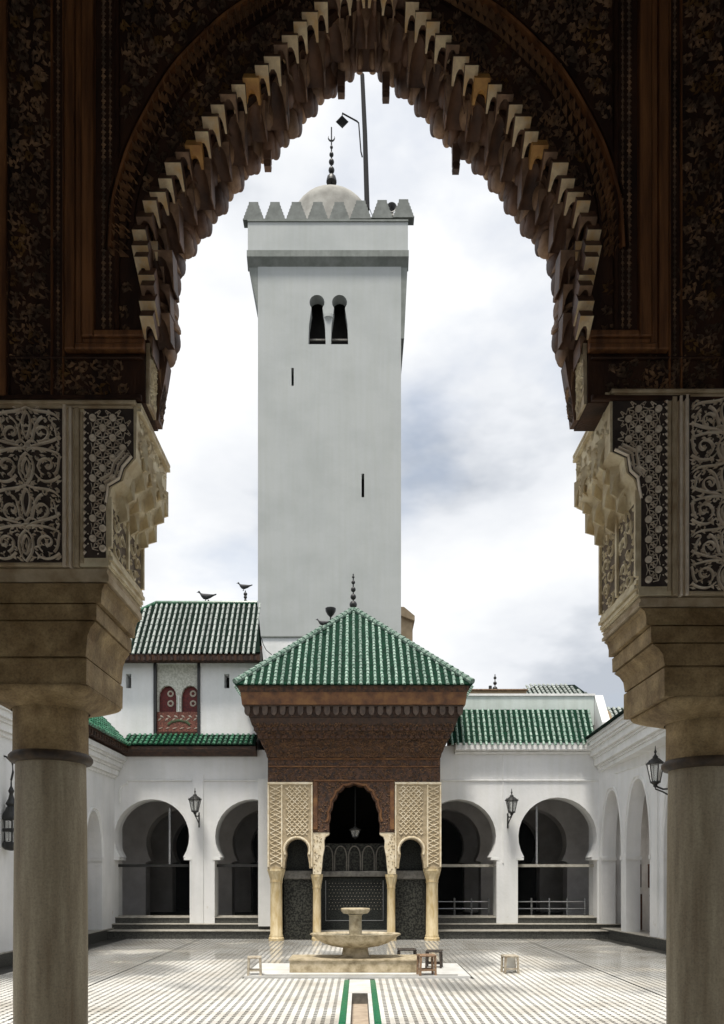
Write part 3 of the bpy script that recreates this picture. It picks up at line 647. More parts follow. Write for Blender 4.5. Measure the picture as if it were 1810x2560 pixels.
# mast with lamp arm
ms = thing('lamp_mast', 'thin black mast with a small lamp arm rising behind the minaret parapet', 'mast', loc=(X(823,28.6),28.6,24))
def mp_(px,py): return (X(px,28.6),28.6,Z(py,28.6))
m = MB(); m.tube([mp_(823,470),mp_(818,300),mp_(812,168)],[.10,.09,.08],8); Pb(m,'pole',pole,ms,smooth=60)
m = MB(); m.tube([mp_(812,352),mp_(809,340),mp_(804,276),mp_(800,272),mp_(767,254),mp_(767,262)],.028,6); Pb(m,'lamp_arm',pole,ms)
a = mp_(767,272); m = MB(); m.lathe([(.05,.16),(.10,.10),(.25,-.02),(.22,-.06),(.08,-.13),(.02,-.16)],a,4); Pb(m,'lamp_head',pole,ms)
m = MB(); m.tube([mp_(820,455),mp_(829,470),mp_(838,492)],.02,5); Pb(m,'stay',steel,ms)
# loudspeaker
lp = thing('loudspeaker', 'round dark loudspeaker horn standing on the minaret parapet', 'speaker', loc=(tx(878),TY-.02,tz(468)))
m = MB(); m.lathe([(.05,.22),(.08,.12),(.15,.02),(.185,-.03),(.19,-.05),(.16,-.05),(.06,.06),(.02,.08)],n=18); o = m.build('horn',iron,lp,smooth=50); o.rotation_euler = (pi/2+pi,0,0); o.rotation_euler=(-pi/2,0,0)
m = MB(); m.box(-.07,.07,-.03,.2,-.29,-.19); m.build('bracket',stepe,lp)
# low white wall and beige house next to the minaret
wl_ = thing('roof_wall','low white wall at the foot of the minaret behind the pavilion roof','wall',loc=(-1.8,22,5))
m = MB(); m.box(X(583,22),X(905,22),22,22.3,4.5,Z(1430,22)); Pb(m,'wall',white,wl_)
m = MB(); m.box(X(583,22)-.01,X(905,22),21.96,22.33,Z(1430,22)+.002,Z(1427,22)); Pb(m,'coping',towerd,wl_)
cb = MB().tube([(X(586,21.9),21.9,Z(1430,21.9)),(X(590,21.9),21.9,Z(1445,21.9)),(X(597,21.9),21.9,Z(1458,21.9)),(X(609,21.9),21.9,Z(1468,21.9))],.012,5).build('cable',iron); tag(cb,'thin black cable sagging from the low white wall to the pavilion roof','cable')
bh = thing('beige_house','small beige rooftop room half hidden to the right of the minaret','house',loc=(X(905,34),34,10))
m = MB(); m.box(X(885,34),X(925,34),34,38,0,Z(1378,34)); Pb(m,'wall',beige,bh)
m = MB(); m.prism([(X(885,34),Z(1378,34)+.002),(X(929,34),Z(1395,34)),(X(929,34),Z(1384,34)),(X(905,34),Z(1364,34)),(X(885,34),Z(1364,34))],33.8,38.2); Pb(m,'parapet',beige,bh)

# ================================================================ FOUNTAIN PAVILION
PY = 17.1
qx = lambda px: X(px, PY)
qz = lambda py: Z(py, PY)
pv = thing('fountain_pavilion','carved cedar pavilion with green pyramid roof on honey marble columns','pavilion',loc=(-.12,PY+1,0))
PC = -.12
# roof: green pyramid
ey, hw = 16.3, 2.62; cy = ey+hw
ez, az_ = Z(1533,ey), Z(1369,cy)
cor = [(PC-hw,ey,ez),(PC+hw,ey,ez),(PC+hw,ey+2*hw,ez),(PC-hw,ey+2*hw,ez)]; ap = (PC-.02,cy,az_)
for k in range(4):
    a, b = Vector(cor[k]), Vector(cor[(k+1)%4])
    rf, nr = roof_plane([tuple(a),tuple(b),ap], pv, 'roof', tilev)
    nt_ = 33
    if k == 2: continue
    for i in range(nt_):
        t = (i+.5)/nt_; p = a.lerp(b,t); f = 1-abs(2*t-1); 
        if f < .05: continue
        mid = (a+b)/2; up = (Vector(ap)-mid); q = p + up*f*.985
        p2 = p - up.normalized()*.05
        KB(tile_row(tuple(p2),tuple(q),.036,nr,max(2,int(26*f))),'roof_tile_row',tilep,rf)
for c in cor:
    c = Vector(c); A = Vector(ap); m = MB(); n = 26
    for i in range(n):
        p = c.lerp(A,i/n); q = c.lerp(A,(i+1.1)/n); up = Vector((0,0,.035)); m.tube([tuple(p+up*1.3),tuple(q+up)],[.075,.06],8)
    Pb(m,'hip_tiles',tilep,pv)
m = MB(); m.tube([(ap[0]-.01,cy,az_-.05),(ap[0]-.01,cy,Z(1287,cy))],.018,6); fr_ = Pb(m,'finial',iron,pv)
for py, r in ((1356,.098),(1338.5,.075),(1322,.065),(1306,.05),(1294,.034)):
    m = MB(); m.lathe([(.004,-r)]+[(r*cos(q),r*sin(q)) for q in (-.9,-.45,0,.45,.9)]+[(.004,r)],(ap[0]-.01,cy,Z(py,cy)),14); m.build('ball',iron,fr_,smooth=60)
# fascia, dentils, cove, body
def ringbox(m, h0, h1, yf, z0, z1, back=21.0):
    # solid slab, half width h, front at yf
    m.add([(PC-h0,yf[0],z0),(PC+h0,yf[0],z0),(PC+h0,back,z0),(PC-h0,back,z0),(PC-h1,yf[1],z1),(PC+h1,yf[1],z1),(PC+h1,back,z1),(PC-h1,back,z1)],
          [(0,3,2,1),(4,5,6,7),(0,1,5,4),(1,2,6,5),(2,3,7,6),(3,0,4,7)]); return m
m = ringbox(MB(),2.53,2.58,(16.43,16.38),5.60,ez-.02); Pb(m,'eave_board',pwood,pv)
m = ringbox(MB(),2.49,2.52,(16.47,16.44),5.33,5.598); Pb(m,'fascia',pfascia,pv)
m = ringbox(MB(),2.45,2.45,(16.52,16.52),5.30,5.328); Pb(m,'fascia_fillet',pgrey,pv)
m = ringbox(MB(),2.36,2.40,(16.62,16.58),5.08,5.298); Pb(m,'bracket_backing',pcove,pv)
dn = MB(); dn.prism([(-.062,.22),(.062,.22),(.062,.10),(.045,.05),(0,.02),(-.045,.05),(-.062,.10)],0,.09); dnm = dn.mesh('bracket',pgrey)
for i in range(25):
    x = PC-2.38+i*.1983; inst(dnm,'bracket',pv,(x-pv.location.x,16.51-pv.location.y,5.077))
for s in (-1,1):
    for i in range(9):
        inst(dnm,'bracket',pv,(PC+s*2.37-pv.location.x,16.75+i*.2-pv.location.y,5.077),(0,0,pi/2*s))
tiers = [(2.36,16.62,5.075),(2.30,16.70,4.92),(2.24,16.77,4.78),(2.16,16.86,4.62),(2.10,16.93,4.50),(2.04,17.0,4.36),(2.0,17.05,4.24)]
for i in range(len(tiers)-1):
    h1, y1_, z1_ = tiers[i]; h0, y0_, z0_ = tiers[i+1]
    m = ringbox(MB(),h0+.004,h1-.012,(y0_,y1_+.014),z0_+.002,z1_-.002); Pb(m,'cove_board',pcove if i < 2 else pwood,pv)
# little niches along the cove
nc = MB(); nc.prism([(-.05,0),(.05,0),(.05,.13),(.03,.17),(0,.19),(-.03,.17),(-.05,.13)],0,.035); ncm = nc.mesh('carved_niche',pwood)
for row,(h,yf,z,n) in enumerate(((2.28,16.70,4.80,32),(2.20,16.79,4.64,32))):
    for i in range(n):
        inst(ncm,'carved_niche',pv,(PC-h+.07+i*(2*h-.14)/(n-1)-pv.location.x,yf-.01-pv.location.y,z),(radians(-22),0,0))
m = ringbox(MB(),2.07,2.10,(16.97,16.95),4.545,4.575); Pb(m,'carved_moulding',pfascia,pv)
m = ringbox(MB(),2.03,2.05,(17.02,17.01),4.425,4.455); Pb(m,'carved_moulding',pfascia,pv)
def lobed(cx, hw_, zi, zt, zb, n=20):
    p = [(cx-hw_,zb),(cx-hw_,zi)]
    for i in range(1,n):
        t = i/n; a = t*pi/2; s = 1-.045*abs(sin(t*pi*5)); p.append((cx-hw_*(cos(a)**.85)*s, zi+(zt-zi)*(sin(a)**1.15)*s))
    p.append((cx,zt)); return p+[(2*cx-q[0],q[1]) for q in reversed(p[:-1])]
cxp = qx(794.5)
out = [(qx(701.5),qz(1866))] + lobed(cxp,57*PY/F_,qz(1845),qz(1757),qz(1866)) + [(qx(884.5),qz(1866)),(qx(884.5),qz(1753)),(qx(987),qz(1753)),(qx(987),4.24),(qx(600),4.24),(qx(600),qz(1753)),(qx(701.5),qz(1753))]
m = MB(); m.prism(out,PY+.02,PY+.35); Pb(m,'carved_wall',pwood,pv)
# framing bands and carved relief on the cedar front
FW = lambda u,v,w:(u,PY+.018-w,v)
for (a,b,c,d) in ((602,985,1703,1699),(602,985,1720,1717),(702,712,1753,1860),(874,884,1753,1860),(703,883,1752,1748)):
    m = MB(); m.bbox(qx(a),qx(b),PY-.01,PY+.02,min(qz(c),qz(d)),max(qz(c),qz(d)),.008); Pb(m,'frame_moulding',pfascia,pv)
m = MB()
ra = [(p[0]+(.05 if p[0]>cxp else -.05),p[1]+.03) for p in lobed(cxp,57*PY/F_,qz(1845),qz(1757),qz(1866),20)]
m.ribbon(ra[1:-1],.06,.025,FW); Pb(m,'arch_moulding',pfascia,pv)
m = MB()
for i in range(1500):
    u = random.uniform(qx(603),qx(984)); v = random.uniform(qz(1865),4.40)
    if v < qz(1753) and not (qx(703) < u < qx(883)): continue
    if ((u-cxp)/(62*PY/F_))**2 + max(0,(v-qz(1845))/(qz(1750)-qz(1845)))**2 < 1.0 : continue
    m.leaf(u,v,random.uniform(0,2*pi),.075,.03,.028,FW)
Pb(m,'carved_relief',mat('relief_cedar',(.27,.155,.085),(.10,.055,.03),.6,9),pv,kind='stuff')
m = MB()
for i in range(2200):
    q = random.uniform(0,len(tiers)-1.001); k = int(q); f = q-k
    h1,y1_,z1_ = tiers[k]; h0,y0_,z0_ = tiers[k+1]
    hh = h1+(h0-h1)*f; yy = y1_+(y0_-y1_)*f; zc_ = z1_+(z0_-z1_)*f
    if zc_ > 4.95: continue
    m.leaf(random.uniform(PC-hh+.03,PC+hh-.03),zc_,random.uniform(0,6.3),.065,.026,.03,lambda u,v,w:(u,yy-w+(zc_-v)*.45,v))
Pb(m,'carved_relief',bpy.data.materials['relief_cedar'],pv,kind='stuff')
# stucco shoulders with their small arches
def stucco_panel(pa_, pb_, acx):
    hw_ = 25*PY/F_; zc_ = qz(1906); r_ = hw_
    hole = []
    for i in range(15):
        a = radians(200)-radians(220)*i/14; hole.append((qx(acx)+r_*cos(a), zc_+r_*1.0*sin(a)))
    lo = qz(1947)
    out = [(qx(pa_),lo),(qx(acx-28),lo),(qx(acx-27),lo+.12)]+hole+[(qx(acx+27),lo+.12),(qx(acx+28),lo),(qx(pb_),lo),(qx(pb_),qz(1753.5)),(qx(pa_),qz(1753.5))]
    m = MB(); m.prism(out,PY,PY+.34); p = Pb(m,'stucco_panel',pground,pv)
    Fp = lambda u,v,w:(u,PY-.002-w,v)
    # lattice
    m = MB(); a0, b0 = (pa_+40, pb_-8) if acx < 795 else (pa_+8, pb_-40)
    u0,u1,v0,v1 = qx(a0),qx(b0),qz(1872),qz(1762); s_ = .118
    c = -(v1-v0)
    while c < (u1-u0):
        for sg in (1,-1):
            pts = []
            for j in range(25):
                v = v0+(v1-v0)*j/24; u = (u0+c+(v-v0)) if sg > 0 else (u1-c-(v-v0))
                if u0 <= u <= u1: pts.append((u+.006*sin(j*2.1),v))
            if len(pts) > 1: m.ribbon(pts,.022,.02,Fp)
        c += s_
    o0,o1 = (pa_+6,pa_+30) if acx < 795 else (pb_-30,pb_-6)
    u0b,u1b,vb0,vb1 = qx(o0),qx(o1),qz(1938),qz(1760); v = vb0+.06
    while v < vb1:
        cu = (u0b+u1b)/2; hw2 = (u1b-u0b)/2
        m.ribbon([(cu-hw2,v-.06),(cu,v),(cu+hw2,v-.06)],.02,.02,Fp); m.ribbon([(cu-hw2,v+.06),(cu,v),(cu+hw2,v+.06)],.02,.02,Fp); v += .12
    Pb(m,'lattice_relief',pstucco,pv)
    for (a,b,c_,d) in ((pa_,pb_,1753.5,1759),(pa_,pa_+4,1760,1944),(pb_-4,pb_,1760,1944),(o0-3 if acx>795 else o1,o0+1 if acx>795 else o1+4,1760,1944)):
        m = MB(); m.bbox(qx(a)+.002,qx(b)-.002,PY-.03,PY,qz(d),qz(c_)-.002,.01); Pb(m,'stucco_border',pstucco,pv)
    m = MB(); m.ribbon([(q[0]+(q[0]-qx(acx))*.16,q[1]+(q[1]-zc_)*.16) for q in hole],.05,.022,Fp); Pb(m,'arch_rim',pstucco,pv)
stucco_panel(599.5,701,665.5); stucco_panel(885,989.5,922)
for s in (-1,1):
    # corbelled stucco blocks carrying the middle arch
    P1 = [(700,1866.5),(738,1866.5),(737,1871),(729,1876),(726,1884),(727,1900),(723,1920),(721,1945),(719,1960),(701,1960)]
    if s > 0: P1 = [(1589-a,b) for a,b in P1]
    m = MB(); m.prism([(qx(a),qz(b)) for a,b in P1],PY+.03,PY+.33); Pb(m,'corbel_block',pstucco,pv)
    m = MB(); c0, c1 = (703,720) if s<0 else (869,886)
    for i in range(40): m.leaf(random.uniform(qx(c0),qx(c1)),random.uniform(qz(1955),qz(1870)),random.uniform(0,6.3),.05,.022,.014,lambda u,v,w:(u,PY+.028-w,v))
    Pb(m,'carved_relief',pground,pv,kind='stuff')
def pcolumn(pc_, rpx, ztop, yy=PY+.17):
    r = rpx*PY/F_; x = X(pc_,PY)
    m = MB(); m.lathe([(r*1.25,0),(r*1.25,.06),(r*1.1,.08),(r*1.12,.12),(r,.15),(r*.95,ztop-.36),(r*1.02,ztop-.33),(r*1.08,ztop-.31)],(x,yy,0),18); o = Pb(m,'column',pcol,pv,smooth=35)
    m = MB(); m.lathe([(r*.95,ztop-.308),(r*1.0,ztop-.25),(r*1.2,ztop-.15),(r*1.4,ztop-.07),(r*1.45,ztop-.06),(r*1.45,ztop-.004)],(x,yy,0),18,mod=lambda i,rr,z:1+.05*cos(i*pi)*(1 if z < ztop-.08 else 0)); m.build('capital',pcol,o)
for pc_, rp, zt_ in ((617.5,14,qz(1947)),(709.5,9.5,qz(1960)),(877.5,9.5,qz(1960)),(970,14,qz(1947))): pcolumn(pc_,rp,zt_)
# zellij dado panels behind the side arches, and the wall behind the middle one
for a,b in ((633,699),(888,956)):
    m = MB(); m.box(qx(a),qx(b),PY+.36,PY+.46,.02,qz(1972)); Pb(m,'zellij_panel',zell2,pv)
    m = MB(); m.bbox(qx(a),qx(b),PY+.32,PY+.46,qz(1972)+.002,qz(1952),.02); Pb(m,'ledge',ledgem,pv)
    m = MB(); m.box(qx(a)+.03,qx(b)-.03,PY+.5,PY+.55,qz(1952),qz(1870)); Pb(m,'back_panel',zell,pv)
WY = 17.9
wx = lambda px: X(px,WY)
wz = lambda py: Z(py,WY)
m = MB(); m.box(-2.0,1.8,WY,WY+.2,.02,wz(1968)); Pb(m,'zellij_wall',zell,pv)
m = MB(); m.bbox(-2.0,1.8,WY-.12,WY+.2,wz(1966),wz(1953),.02); Pb(m,'ledge',ledgem,pv)
m = MB(); m.box(-2.0,1.8,WY+.02,WY+.2,wz(1953)+.002,wz(1891)); Pb(m,'blind_arcade_wall',zell2,pv)
FB = lambda u,v,w:(u,WY+.018-w,v)
for i in range(-2,3):
    cx = wx(794.5)+i*.335; m = MB()
    q = pointed(cx,.145,wz(1922),wz(1897),wz(1952),8); m.ribbon(q,.03,.03,FB); Pb(m,'blind_arch',mat('ledge_trim%d'%i,(.26,.24,.21),(.15,.14,.12),.7,14) if i==-2 else bpy.data.materials['ledge_trim-2'],pv)
dots = MB()
for r_ in range(9):
    for c_ in range(17):
        dots.leaf(wx(738)+c_*.078+(r_%2)*.039,wz(1975)-.06-r_*.078,0,.022,.022,.006,lambda u,v,w:(u,WY-.002-w,v))
Pb(dots,'zellij_stars',whitep,pv,kind='stuff')
m = MB(); m.ribbon([(wx(730),wz(1974)),(wx(730),wz(2064)),(wx(859),wz(2064)),(wx(859),wz(1974))],.025,.012,lambda u,v,w:(u,WY-.002-w,v)); Pb(m,'zellij_border',steel,pv)
# enclosure: flanks and dark room
m = MB(); m.box(qx(599.5)+.01,qx(599.5)+.25,PY+.36,18.25,qz(1947),4.24); m.box(qx(989.5)-.25,qx(989.5)-.01,PY+.36,18.25,qz(1947),4.24); Pb(m,'side_wall',pstucco,pv)
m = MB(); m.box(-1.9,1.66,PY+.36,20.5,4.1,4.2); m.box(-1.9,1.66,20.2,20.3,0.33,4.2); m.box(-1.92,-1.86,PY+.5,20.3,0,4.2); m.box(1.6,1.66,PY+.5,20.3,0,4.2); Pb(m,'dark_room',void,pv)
for a, b in ((-2.05,-1.87),(1.61,1.8)):
    m = MB(); m.box(a,b,PY+.5,18.28,0,qz(1947)); Pb(m,'flank_pier',pstucco if False else white2,pv)
# ================================================================ FOUNTAIN
fo = thing('fountain','carved marble fountain bowl on a low rectangular stone plinth before the pavilion','fountain',loc=(-.08,12.4,0))
m = MB(); m.box(-1.085,.925,11.53,12.20,.034,.215); Pb(m,'plinth',fount,fo)
m = MB(); m.box(-1.10,.94,11.51,12.22,.2155,.235); Pb(m,'plinth_coping',fount,fo)
m = MB(); m.box(-1.74,1.68,11.16,12.72,-.011,.030); Pb(m,'base_slab',marble,fo)
m = MB(); m.box(-1.50,1.50,11.22,11.28,.0302,.034); Pb(m,'slab_edge_shadow',iron,fo)  # dark strip painting the shadow along the slab's front edge
bc = (-.06,11.87,0); flute = lambda i,r,z: 1+(.022*cos(i*pi/2) if .39 < z < .60 and r > .2 else 0)
def oval(m, ky):
    m.v = [(v[0], bc[1]+(v[1]-bc[1])*ky, v[2]) for v in m.v]; return m
m = MB(); m.lathe([(.24,.236),(.22,.26),(.20,.385),(.26,.395),(.38,.415),(.50,.455),(.61,.52),(.685,.58),(.715,.595),(.722,.615),(.67,.618),(.63,.60),(.47,.54),(.2,.49),(.01,.48)],bc,72,mod=flute); Pb(oval(m,.55),'basin',fount,fo,smooth=30)
m = MB(); m.lathe([(.12,.47),(.105,.50),(.10,.89),(.12,.92)],bc,16); Pb(m,'pedestal',fount,fo,smooth=35)
m = MB(); m.lathe([(.12,.922),(.19,.935),(.225,.975),(.23,1.005),(.22,1.02),(.15,1.005),(.01,1.0)],bc,40,mod=lambda i,r,z:1+(.03*cos(i*pi/2) if r > .15 else 0)); Pb(oval(m,.7),'upper_bowl',fount,fo,smooth=30)
water = mat('basin_water',(.10,.12,.11),(.07,.09,.08),.04,4); m = MB(); m.lathe([(.60,.592),(.01,.593)],bc,48,caps=False); Pb(oval(m,.55),'water',water,fo)

# ================================================================ STOOLS
def stool(label, px, py_base, w_, d_, h, mt, rot=0, panel=False):
    Yb = F_*1.6/(py_base-1955); t = thing('stool',label,'stool','small stools around the fountain',(X(px,Yb),Yb,.0)); t.rotation_euler = (0,0,rot)
    if 11.16 < Yb < 12.7 and abs(t.location.x) < 1.66: t.location.z = .0305
    m = MB(); m.bbox(-w_/2,w_/2,-d_/2,d_/2,h-.025,h,.005); m.build('seat',mt,t)
    for sx in (-1,1):
        for sy in (-1,1):
            m = MB(); x,y = sx*(w_/2-.02), sy*(d_/2-.02); m.add([(x-.016+sx*.01,y-.016,0),(x+.016+sx*.01,y-.016,0),(x+.016+sx*.01,y+.016,0),(x-.016+sx*.01,y+.016,0),(x-.016,y-.016,h-.026),(x+.016,y-.016,h-.026),(x+.016,y+.016,h-.026),(x-.016,y+.016,h-.026)],[(0,3,2,1),(4,5,6,7),(0,1,5,4),(1,2,6,5),(2,3,7,6),(3,0,4,7)]); m.build('leg',mt,t)
    for sy in (-1,1):
        m = MB(); y = sy*(d_/2-.02); m.box(-w_/2+.03,w_/2-.03,y-.008,y+.008,h*.22,h*.30); m.build('stretcher',mt,t)
    if panel:
        m = MB(); m.box(-w_/2+.04,w_/2-.04,-.01,.01,.03,h-.03); m.build('side_panel',marble,t)
stool('small worn grey brown stool standing alone left of the fountain plinth',570.5,2190,.21,.2,.28,stoolp,.1)
stool('brown wooden stool nearest the camera at the right end of the plinth',956,2190,.26,.22,.31,stoolw,.15)
stool('dark wooden stool just behind the brown one right of the plinth',973,2173,.26,.24,.28,stoolk,-.2)
stool('low dark stool partly hidden behind the right end of the plinth',912,2152,.33,.26,.20,stoolk,.05)
stool('small stool with white side panel standing alone on the wet tiles to the right',1143,2181,.235,.22,.28,stoolp,.1,True)

# ================================================================ RAILS in the right arches
for cx, r, lab in ((hB[0][0],hB[0][1],'grey pipe railing inside the arch next to the pavilion'),(hB[1][0],hB[1][1],'grey pipe railing inside the rightmost horseshoe arch')):
    t = thing('railing',lab,'railing','railings in the right arcade',(cx,DB+.8,.33)); 
    for z in (.14,.32,.50):
        m = MB(); m.tube([(-r,0,z),(r,0,z)],.016,6); m.build('rail',steel,t)
    for i in range(5):
        x = -r*.95+i*r*.475; m = MB(); m.tube([(x,0,0),(x,0,.60)],.024,6); m.build('post',steel,t)

# ================================================================ LANTERNS
def lantern(label, loc, wd, H, wall_dir, chain=False, pend=False):
    t = thing('lantern',label,'lantern','wrought iron lanterns',loc); r = wd/2; n = 6
    # origin at the bottom of the glass body
    for i in range(n):
        a0, a1 = 2*pi*i/n+pi/6, 2*pi*(i+1)/n+pi/6
        p = [(r*.55*cos(a0),r*.55*sin(a0),0),(r*.55*cos(a1),r*.55*sin(a1),0),(r*.95*cos(a1),r*.95*sin(a1),H*.42),(r*.95*cos(a0),r*.95*sin(a0),H*.42)]
        m = MB(); m.add(p,[(0,1,2,3)]); m.build('glass_pane',lglass,t)
        m = MB(); m.tube([p[0],p[3]],wd*.035,5); m.build('frame_bar',iron,t)
    m = MB(); m.lathe([(r*1.08,H*.42),(r*1.12,H*.44),(r*1.0,H*.47),(r*.55,H*.56),(r*.30,H*.60),(r*.34,H*.62),(r*.2,H*.65),(r*.08,H*.70),(r*.17,H*.75),(r*.08,H*.79),(.006,H*.90)],n=12); m.build('crown',iron,t,smooth=40)
    for i in range(6):
        a = 2*pi*i/6+pi/6; m = MB(); m.leaf(0,0,pi/2,H*.1,wd*.12,.01,lambda u,v,w:(r*1.08*cos(a)-u*sin(a),r*1.08*sin(a)+u*cos(a),H*.48+v)); m.build('cresting',iron,t)
    m = MB(); m.lathe([(r*.6,0),(r*.62,-H*.03),(r*.4,-H*.06),(r*.22,-H*.09),(r*.28,-H*.12),(r*.1,-H*.15),(.005,-H*.19)],n=12); m.build('base_cup',iron,t,smooth=40)
    if pend:
        m = MB(); m.tube([(0,0,H*.88),(0,0,H*.88+pend)],.008,5); m.build('chain',iron,t)
    else:
        d = Vector(wall_dir); q = lambda s,z:(d.x*s,d.y*s,z); L_ = d.length
        m = MB(); m.tube([q(0,-H*.12),q(.35,-H*.20),q(.7,-H*.19),q(1,-H*.10)],wd*.06,6); m.tube([q(0,-H*.19),q(.35,-H*.27),q(.75,-H*.40),q(1,-H*.48)],wd*.05,6)
        m.tube([q(1,-H*.02),q(1,-H*.62)],wd*.07,6); m.build('bracket',iron,t)
    return t
kk = lambda px,Y,py: (X(px,Y),Y,Z(py,Y))
lantern('black wall lantern between the two arches left of the pavilion',kk(437,17.95,1818),.30,.62,(0.03,.33,0))
lantern('black wall lantern between the two arches right of the pavilion',kk(1147,17.95,1820),.30,.62,(-.03,.33,0))
lantern('large black bracket lantern on the right wing beside the near column',kk(1469,14.6,1752),.33,.78,(.42,-.05,0))
# big pierced lantern on the left
lt = thing('lantern','long ornate black lantern hanging from a curved arm left of the near column','lantern','wrought iron lanterns',kk(25,12.6,1905))
for i in range(6):
    a = 2*pi*i/6; m = MB(); m.tube([(.12*cos(a),.12*sin(a),.08),(.13*cos(a),.13*sin(a),.55),(.07*cos(a),.07*sin(a),.72)],.014,5); m.build('frame_bar',iron,lt)
    a2 = 2*pi*(i+1)/6; m = MB(); m.add([(.112*cos(a),.112*sin(a),.14),(.112*cos(a2),.112*sin(a2),.14),(.118*cos(a2),.118*sin(a2),.48),(.118*cos(a),.118*sin(a),.48)],[(0,1,2,3)]); m.build('glass_pane',lglass,lt)
m = MB(); m.lathe([(.02,-.02),(.10,0),(.135,.04),(.14,.11),(.125,.13)],n=12); m.build('base_cup',iron,lt,smooth=40)
m = MB(); m.lathe([(.125,.50),(.145,.52),(.14,.58),(.10,.66),(.06,.74),(.09,.78),(.05,.86),(.03,.95),(.05,1.0),(.015,1.08),(.01,1.2)],n=12); m.build('crown',iron,lt,smooth=40)
m = MB(); m.lathe([(.128,.30),(.138,.315),(.138,.345),(.128,.36)],n=12,caps=False); m.build('middle_band',iron,lt)
m = MB(); m.tube([(0,0,1.18),(.03,0,1.32),(.02,0,1.48),(-.08,0,1.58),(-.2,0,1.62),(-.22,.02,1.60)],.018,6); m.build('arm',iron,lt)
lantern('small lantern hanging in the dark middle arch of the pavilion',kk(796,17.5,1876),.27,.36,(0,0,0),pend=.9)

# ================================================================ PIGEONS and roof ornaments
def pigeon(label, loc, s, face):
    t = thing('pigeon',label,'bird','pigeons on the roofs',loc); t.rotation_euler = (0,0,0); t.scale = (s*face,s,s)
    rings = [(-.24,.115,.012,.030),(-.18,.095,.016,.036),(-.10,.070,.045,.050),(0,.055,.068,.068),(.08,.062,.066,.066),(.13,.095,.045,.048),(.155,.135,.034,.036),(.17,.165,.034,.034),(.195,.172,.026,.026),(.215,.168,.010,.010),(.245,.160,.004,.004)]
    m = MB(); vs=[]; fs=[]; n=10
    for k,(x,z,rz,ry) in enumerate(rings):
        for i in range(n): a=2*pi*i/n; vs.append((x,ry*cos(a),z+rz*sin(a)))
    for k in range(len(rings)-1):
        for i in range(n): j=(i+1)%n; fs.append((k*n+i,k*n+j,(k+1)*n+j,(k+1)*n+i))
    fs += [tuple(range(n)),tuple((len(rings)-1)*n+i for i in range(n))]
    m.add(vs,fs); m.build('body',birdm,t,smooth=60)
    for y in (-.025,.025):
        m = MB(); m.tube([(.02,y,.0),(.03,y,-.055),(.055,y,-.06)],.007,5); m.build('leg',birdm,t)
pigeon('dark pigeon perched on the ridge of the black and white tiled roof',(X(463,19.15),19.15,Z(1343,19.15)+.0),1.05,-1)
r_p = tag(MB().tube([(X(467,19.15),19.15,rz1),(X(467,19.15),19.15,Z(1345,19.15))],.02,6).build('ridge_perch',iron),'thin dark perch post under the left pigeon on the upper roof','post')
pigeon('dark pigeon standing on the ball finial beside the minaret',(X(548,19.15),19.15,Z(1320,19.15)+.0),.85,-1)
rb = thing('ridge_finial','little dark stacked finial on the ridge at the foot of the minaret','finial',loc=(X(550,19.15),19.15,rz1))
for z,r in ((.08,.035),(.16,.045),(.24,.05)):
    m = MB(); m.lathe([(.004,-r)]+[(r*cos(q),r*sin(q)) for q in (-.9,-.4,0,.4,.9)]+[(.004,r)],(0,0,z),10); m.build('ball',iron,rb,smooth=60)
m = MB(); m.tube([(0,0,-.03),(0,0,.33)],.015,6); m.build('rod',iron,rb)
pigeon('small dark pigeon on the left slope of the green pavilion roof',(X(727,18.5),17.9,Z(1401,17.9)),.75,-1)
cu = thing('roof_cup','dark cup shaped ornament on a short stem behind the pavilion roof','finial',loc=(X(741,20.5),20.5,Z(1405,20.5)))
m = MB(); m.lathe([(.05,0),(.05,.15),(.02,.2),(.02,.26),(.09,.33),(.14,.42),(.15,.5),(.13,.5)],n=12); m.build('cup',iron,cu,smooth=50)
m = MB(); m.tube([(0,0,-1.2),(0,0,.02)],.03,6); m.build('stem',iron,cu)
